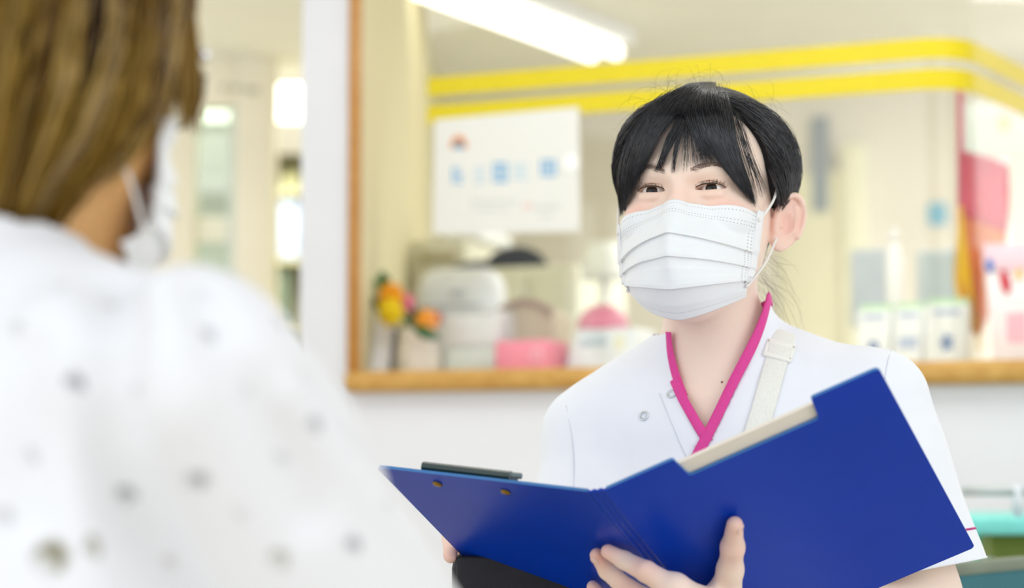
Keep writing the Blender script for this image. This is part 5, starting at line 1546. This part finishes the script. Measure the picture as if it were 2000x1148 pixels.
MB().tube([bk_(cl0 - .004, -.001, TK + .004), bk_(cl0 - .014, -.001, TK + .004)], .0026, 8).build('hanging_tab', mat('tab_steel', '6A7B80', rough=.3, metal=.5), cl, smooth=True)
for x in (.088, .158):
    c = bk_(x, .0185, -.0008)
    MB().ball(c, (.0045, .0045, .0016), 20, M=np.stack([F_a2, F_b, F_n2], 1)).build('rivet', mat('rivet_brass', '8C6E2A', rough=.3, metal=.8), fold, smooth=True)
# papers inside the front cover
for i in range(6):
    y0 = .0015 + .0018 * i + rng.normal(0, .0006); x0_ = .010 + rng.normal(0, .0012); o = TK + .0006 + i * .0016
    W_ = .210; H_ = .297; tl0 = rng.normal(0, .004)
    cs_ = []
    for oo in (0, .0013):
        for x, y in ((x0_, y0 + .011), (x0_ + W_, y0 + .011 + tl0 * W_), (x0_ + W_, y0 + .011 + H_), (x0_, y0 + .011 + H_)):
            cs_.append(F_S + F_a * x + F_b * y + F_n * (o + oo))
    pp = MB().hexa(cs_).build('paper_sheet', mat('paper_white', 'F1EADF', rough=.7, var=.02)); tag(pp, ('off white paper sheet lying closest to the front cover of the blue folder', 'second off white paper sheet counted from the front cover of the folder', 'third off white paper sheet counted from the front cover of the folder', 'fourth off white paper sheet counted from the front cover of the folder', 'fifth off white paper sheet counted from the front cover of the folder', 'off white paper sheet lying farthest from the front cover of the folder')[i], 'paper', 'paper sheets in the blue folder')

# ------------------------------------------------------------------ patient (seen from behind, turned to the nurse)
QR = rot('Z', 145) @ rot('X', 2)
QC = P(30, 122, 1.12)
GR = rot('Z', 145)
GC = np.array([QC[0] - .009, QC[1] - .030, 1.022])
def ql_(p): return (p - QC) @ QR
def gl_(p): return (p - GC) @ GR
def q2w(q): return np.asarray(q) @ QR.T + QC
def g2w(q): return np.asarray(q) @ GR.T + GC
PS_R, PE_R = P(366, 752, .995), P(722, 1340, 1.08)          # right shoulder / elbow (towards the camera)
PS_L = g2w((.165, .0, -.05)); PE_L = PS_L + np.array([.02, .10, -.26])
PW_R = PE_R + np.array([.10, .18, -.05]); PW_L = PE_L + np.array([.16, .12, -.04])
def pneck(p, e=0): return cone(p, q2w((0, .02, -.05)), g2w((0, .005, -.03)), .050 + e, .056 + e)
def ptorso(p):
    q = gl_(p); s = np.stack([np.abs(q[:, 0]), q[:, 1], q[:, 2]], 1)
    d = ell(q, (0, .015, -.22), (.165, .118, .24))
    d = smin(d, cone(s, (.03, .01, .0), (.150, .0, -.045), .040, .048), .05)
    d = smin(d, ell(q, (0, .01, -.46), (.17, .14, .16)), .08)
    return d
def gfolds(p):
    q = gl_(p); x, y, z = q.T
    ax_ = (PE_R - PS_R) / np.linalg.norm(PE_R - PS_R); t = (p - PS_R) @ ax_
    w = (p - PS_R) @ np.array([.55, -.35, .75])
    f = .0050 * np.sin(42 * w + 9 * t + 1.5 * np.sin(11 * t)) * np.clip((t + .02) * 6, 0, 1) * np.exp(-np.maximum(x + .05, 0) * 18)
    f += .0045 * np.sin(26 * x + 7 * z + 2 * np.sin(8 * z)) * np.clip((-z - .03) * 10, 0, 1) * np.clip((x + .16) * 12, 0, 1)
    f += .003 * np.sin(60 * x + 25 * z) * np.exp(-((z + .03) / .05) ** 2)
    return f
GROOVES = []
def gown_d(p):
    d = ptorso(p) - .010
    d = smin(d, cone(p, PS_R, PE_R, .0610, .0720), .012)
    d = smin(d, cone(p, PS_L, PE_L, .0610, .0700), .03)
    d = smin(d, pneck(p, .010) + np.clip((p[:, 2] - (GC[2] + .050 - .25 * gl_(p)[:, 1] * -1)) * 1.2, 0, 1), .018)
    d = d + gfolds(p)
    for pts_, amp, w_ in GROOVES:
        k = d < .05
        if k.any():
            e = polyd(p[k], pts_, 0.0); d[k] += amp * np.exp(-(e / w_) ** 2)
    return d
_g = []
for px_, amp, w_ in (([(238, 535), (226, 640), (214, 760), (226, 900), (280, 1060), (330, 1200)], .024, .015), ([(300, 560), (300, 660), (330, 800), (400, 980), (440, 1150)], -.006, .018),
                     ([(606, 752), (680, 850), (780, 965), (890, 1090)], .010, .007), ([(570, 770), (650, 880), (750, 1000), (850, 1120)], -.005, .010),
                     ([(395, 575), (440, 690), (520, 840), (600, 1000)], .009, .012), ([(90, 620), (110, 780), (130, 960), (150, 1150)], -.006, .02), ([(60, 700), (70, 850), (60, 1000)], .006, .014)):
    _g.append((pix_on(gown_d, px_), amp, w_))
GROOVES = _g
def phand(p, W, E, bend):
    ax_ = (W - E) / np.linalg.norm(W - E); sd_ = np.cross(ax_, [0, 0, 1.0]); sd_ /= np.linalg.norm(sd_); dn = np.cross(sd_, ax_)
    d = ell((p - (W + ax_ * .045)) @ np.stack([ax_, sd_, dn], 1), (0, 0, 0), (.052, .038, .015))
    for k in range(4):
        b = W + ax_ * .085 + sd_ * (.026 - .0175 * k); ln = (.062, .072, .068, .052)[k]
        d = smin(d, chain(p, [b, b + ax_ * ln * .45 - dn * .004, b + ax_ * ln * .8 - dn * .018, b + ax_ * ln - dn * .032], [.009, .008, .0072, .006], .003), .004)
    b = W + ax_ * .02 + sd_ * .03
    return smin(d, chain(p, [b, b + ax_ * .03 + sd_ * .022, b + ax_ * .06 + sd_ * .03 - dn * .01], [.012, .0095, .0075], .004), .01)
def pbody_d(p):
    d = smin(local(head_sdf, ql_(p), (0, 0, 0), .15), pneck(p), .022)
    d = smin(d, ptorso(p) + .008, .03)
    for S_, E_, W_ in ((PS_R, PE_R, PW_R), (PS_L, PE_L, PW_L)):
        a = chain(p, [S_, E_, W_], [.042, .037, .024], .015)
        a = smin(a, local(lambda z: phand(z, W_, E_, 1), p, W_, .17), .012)
        d = smin(d, a, .015)
    return d
patient = empty('person', (GC[0], GC[1], 0), 'patient with brown hair and dotted white gown seen from behind', 'person')
lo = np.min([QC - .16, GC - .5, PE_R - .1, PW_R - .2, PE_L - .1, PW_L - .2], 0); hi = np.max([QC + .16, GC + .2, PE_R + .1, PW_R + .2, PE_L + .1, PW_L + .2], 0)
V, F = mesh_sdf(pbody_d, np.arange(lo[0], hi[0], .0048), np.arange(lo[1], hi[1], .0048), np.arange(GC[2] - .5, hi[2], .0048))
o = link('body', fast_mesh('body', V, F), mat('skin_tan', 'E0AE74', rough=.5, spec=.3, var=.04, scale=25, sss=.15), patient, True); o['label'] = 'tan skinned body seen from behind'
build_mask(QR, QC, patient, 90, 100)

V, F = mesh_sdf(gown_d, np.arange(lo[0] - .02, hi[0], .0033), np.arange(lo[1] - .04, hi[1], .0033), np.arange(GC[2] - .46, GC[2] + .12, .0033))
# open neck and cuff
q = gl_(V)
cutp = (pneck(V, .010) < .004) & (V[:, 2] > GC[2] + .048 + .20 * q[:, 1])
axp = (PE_R - PS_R) / np.linalg.norm(PE_R - PS_R)
F = F[~cutp[F].any(1)]
me = fast_mesh('gown', V, F)
# printed dots of the cloth
dots = [(145, 748, 17, 0, .55), (268, 762, 13, 0, .22), (385, 940, 18, 0, .6), (245, 967, 17, 0, .5), (60, 892, 14, 0, .3), (98, 1088, 30, 1, .8), (182, 1066, 18, 1, .6), (690, 1066, 16, 0, .5),
        (545, 1092, 18, 1, .35), (408, 652, 12, 0, .4), (615, 828, 15, 0, .45), (550, 896, 14, 0, .18), (548, 628, 13, 0, .35), (214, 596, 13, 0, .28), (30, 640, 15, 0, .22), (8, 1010, 18, 0, .25),
        (480, 765, 11, 0, .15), (330, 1100, 13, 1, .25), (850, 1060, 11, 0, .15), (640, 690, 11, 0, .3), (395, 575, 12, 0, .2), (760, 985, 12, 0, .2), (470, 1010, 12, 0, .18), (120, 560, 12, 0, .15)]
colr = np.tile(np.array([*lin('E6E6E9'), 1.0]), (len(V), 1))
ctr = pix_on(gown_d, [(d_[0], d_[1]) for d_ in dots])
for (u, v, r, kd, al), c in zip(dots, ctr):
    R_ = r / FPX * c[1] * 1.15
    dist = np.linalg.norm(V - c, axis=1); w = np.clip((R_ * 1.15 - dist) / (R_ * .3), 0, 1)
    hole = np.linalg.norm(V - (c + np.array([-.35, 0, -.45]) * R_), axis=1); w *= np.clip((hole - R_ * .45) / (R_ * .3), .25, 1)
    w *= min(1, al * 1.5)
    cc = np.array(lin('6E6E74') if kd == 0 else lin('77704C'))
    colr[:, :3] = colr[:, :3] * (1 - w[:, None]) + cc * w[:, None]
# scattered dots elsewhere on the cloth
rs2 = np.random.default_rng(3)
pick = V[rs2.integers(0, len(V), 90)]
keep = [c for c in pick if np.min(np.linalg.norm(ctr - c, axis=1)) > .05]
for c in keep:
    hid = grad(gown_d, c[None])[0]
    if hid @ (CAM - c) > 0: continue
    dist = np.linalg.norm(V - c, axis=1); w = np.clip((.0055 - dist) / .0015, 0, 1) * .5
    colr[:, :3] = colr[:, :3] * (1 - w[:, None]) + np.array(lin('8A8A90')) * w[:, None]
ca = me.color_attributes.new('print', 'FLOAT_COLOR', 'POINT'); ca.data.foreach_set('color', colr.astype(np.float32).ravel())
m = mat('gown_cotton', 'F1F1F3', rough=.85, var=.01, bump=.05, bscale=900)
at = m.node_tree.nodes.new('ShaderNodeAttribute'); at.attribute_name = 'print'
m.node_tree.links.new(at.outputs['Color'], m.node_tree.nodes['Principled BSDF'].inputs['Base Color'])
gw = link('gown', me, m, patient, True); gw['label'] = 'white cotton gown with grey and khaki dots'
sm_ = gw.modifiers.new('thickness', 'SOLIDIFY'); sm_.thickness = .0016; sm_.offset = -1

# hair
def pcap_d(q):
    d = smin(skull(q) - .012, ell(q, (0, .030, -.045), (.062, .062, .060)) - .004, .03)
    d = smin(d, ell(np.stack([np.abs(q[:, 0]), q[:, 1], q[:, 2]], 1), (.072, .016, -.016), (.024, .042, .046)), .02)
    yb = np.interp(q[:, 2], [-.12, -.09, -.06, -.04, -.02, .0, .03, .06, .09], [.05, .034, .016, -.004, -.030, -.046, -.066, -.080, -.095])
    d = smax(d, (yb - q[:, 1]) * .8, .006)
    return smax(d, -.098 - q[:, 2], .01)
hc = [(0, '3A1E00'), (.35, '6A4704'), (.6, '94701A'), (.85, 'B39246'), (1, 'B89C6C')]
M_ph = mat('hair_brown', '6B4E18', rough=.42, spec=.35, attr='tint', attr_cols=hc)
V, F = mesh_sdf(lambda p: pcap_d(ql_(p)), axis(-.11, .11, .004), axis(-.12, .14, .004), axis(-.115, .14, .004), QR, QC)
ph = link('hair', fast_mesh('hair', V, F), mat('hair_brown_base', '4A300A', rough=.6, var=.4, scale=60), patient, True); ph['label'] = 'short layered brown hair'
n = 4200; K = 12
az = rng.uniform(-math.pi, math.pi, n)                       # 0 = face direction, negative = person's right
clump = np.round(az * 14) / 14
az = clump + rng.normal(0, .035, n)
zend = np.interp(np.abs(az), [0, .7, 1.05, 1.4, 1.75, 2.1, 2.6, math.pi], [.010, -.012, -.050, -.058, -.085, -.112, -.122, -.118]) + rng.normal(0, .010, n)
tilt0 = rng.uniform(.02, 1.0, n)
th0 = tilt0 * 1.0
s = np.linspace(0, 1, K)[None]
sweep = np.sign(az)[:, None] * (.55 * (s - 1)) * np.clip(np.abs(az)[:, None], 0, 1) * np.clip((math.pi - np.abs(az)[:, None]) / 1.1, 0, 1)
thE = np.arccos(np.clip((zend - .03) / .125, -1, 1))
th = th0[:, None] + (thE - th0)[:, None] * s
A_ = az[:, None] + sweep
d = np.stack([np.sin(th) * np.sin(A_), -np.sin(th) * np.cos(A_), np.cos(th)], -1)
def pshell(q): return smin(smin(skull(q) - .008, ell(q, (0, .030, -.050), (.062, .064, .064)), .03), ell(np.stack([np.abs(q[:, 0]), q[:, 1], q[:, 2]], 1), (.072, .016, -.016), (.023, .042, .046)), .02)
r = radius_along(d.reshape(-1, 3), pshell).reshape(n, K)
cl = np.sin(clump * 37.0)
lay = ((.004 + .010 * rng.random(n)) * np.interp(np.abs(az), [0, .9, 1.4], [.3, .4, 1]))[:, None] * np.sin(np.clip(s * 1.1 + .12, 0, 1) * math.pi * .75) + .004 * np.sin(s * 9 + cl[:, None] * 3) + .004 * np.sin(clump * 53 + 1)[:, None] * s
pts = HO + d * (r + lay)[..., None]
pts += rng.normal(0, .0012, (n, 1, 3)) * s[..., None]
tint = np.clip(.44 + .40 * np.sin(clump * 53 + 1) + .15 * np.sin(clump * 131) + rng.normal(0, .16, n), 0, 1)
link('hair_locks', strands_mesh('hair_locks', pts @ QR.T + QC, rng.uniform(.0006, .0012, n), tint=tint), M_ph, ph, True)

n = 150; t = rng.random(n)[:, None]
ga = spline([(318, -40, 0), (346, 60, 0), (352, 150, 0), (344, 250, 0)], 12)[:, :2]; gb = spline([(366, -40, 0), (380, 60, 0), (386, 160, 0), (388, 268, 0)], 12)[:, :2]
tp = []
for i in range(n):
    w_ = t[i, 0]; e_ = rng.uniform(.75, 1); ks = np.linspace(0, e_ * 11, 12); px_ = np.stack([np.interp(ks, np.arange(12), ga[:, c] * (1 - w_) + gb[:, c] * w_) for c in (0, 1)], 1) + rng.normal(0, 3, 2)
    tp.append([P(u, v, 1.120 + .006 * math.sin(w_ * 3) - .012 * (1 - w_)) for u, v in px_])
link('temple_lock', strands_mesh('temple_lock', np.array(tp), rng.uniform(.0006, .0011, n), tint=np.clip(rng.normal(.5, .25, n), 0, 1)), M_ph, ph, True)
# spectacles
M_fr = mat('spectacle_frame', '4A4238', rough=.25, metal=.6)
gl = MB()
for sd in (-1, 1):
    loop = [q2w((sd * .034 + .027 * math.cos(t), -.100 + .010 * (abs(sd * .034 + .027 * math.cos(t)) / .06) ** 2, -.004 + .021 * math.sin(t))) for t in np.linspace(0, 2 * math.pi, 33)]
    gl.tube(loop, .0013, 6)
    gl.tube([q2w((sd * .060, -.092, .002)), q2w((sd * .080, -.060, .004)), q2w((sd * .084, .005, .003)), q2w((sd * .080, .02, -.015))], .0014, 6)
gl.tube([q2w((-.008, -.1005, .0)), q2w((0, -.103, .003)), q2w((.008, -.1005, .0))], .0012, 6)
go = gl.build('spectacles', M_fr, patient, smooth=True); go['label'] = 'thin dark spectacles'
for sd in (-1, 1):
    bm = bmesh.new(); c = bm.verts.new(tuple(q2w((sd * .034, -.1005, -.004))))
    rg = [bm.verts.new(tuple(q2w((sd * .034 + .0265 * math.cos(t), -.0995 + .010 * (abs(sd * .034 + .0265 * math.cos(t)) / .06) ** 2, -.004 + .0205 * math.sin(t))))) for t in np.linspace(0, 2 * math.pi, 33)[:-1]]
    for k_ in range(32): bm.faces.new((c, rg[k_], rg[(k_ + 1) % 32]))
    q = MB(); q.bm.free(); q.bm = bm; q.build('lens', glass_mat('lens_glass', 'F2F5F8', .2), go, smooth=True)
bc_ = P(397, 108, 1.15)
MB().ball(bc_, .0042, 16).build('hinge_glint', mat('glint_silver', 'E8E8EC', rough=.12, metal=.9), go, smooth=True)  # shiny ball added to make the light glint at the spectacle hinge

# lower body and chair
PH = g2w((0, .02, -.50)); PH[2] = .56
pf = np.array([math.sin(math.radians(35)) * 0 + .574, .819, 0]); pl_ = np.array([-pf[1], pf[0], 0])
PK = [PH + pf * .42 + pl_ * s_ * .09 for s_ in (-1, 1)]; PA = [np.array([*(k_ + pf * .02)[:2], .10]) for k_ in PK]
def ptrous(p):
    d = ell(p, PH, (.19, .17, .13))
    for s_, k_, a_ in zip((-1, 1), PK, PA): d = smin(d, smin(cone(p, PH + pl_ * s_ * .08, k_, .085, .065), cone(p, k_, a_, .06, .05), .02), .03)
    return d
lo2 = np.min([PH, *PK, *PA], 0) - .22; hi2 = np.max([PH, *PK, *PA], 0) + .22
V, F = mesh_sdf(ptrous, np.arange(lo2[0], hi2[0], .014), np.arange(lo2[1], hi2[1], .014), np.arange(.04, hi2[2], .014))
link('trousers', fast_mesh('trousers', V, F), mat('trouser_navy', '23262F', rough=.8), patient, True)
for a_ in PA: MB().ball(a_ + pf * .05 - np.array([0, 0, .062]), (.045, .125, .037), 20, M=np.stack([pl_, -pf, [0, 0, 1]], 1)).build('slipper', mat('slipper_brown', '6B5A48', rough=.7), patient, smooth=True)
chp = empty('patient_chair', (PH[0], PH[1], 0), 'grey padded chair under the patient in the dotted gown', 'chair')
def cf(a, b, z): return PH * [1, 1, 0] + pl_ * a + pf * b + np.array([0, 0, z])
bz = PH[2] - .125
MB().box(-.23, .23, -.19, .26, bz - .06, bz, cf).build('seat', mat('chair_pad', '7F8C92', rough=.6), chp, bevel=.015)
for a in (-.2, .2):
    for b in (-.16, .22): MB().tube([cf(a, b, 0), cf(a, b, bz - .06)], .012, 8).build('leg', M_steel, chp, smooth=True)
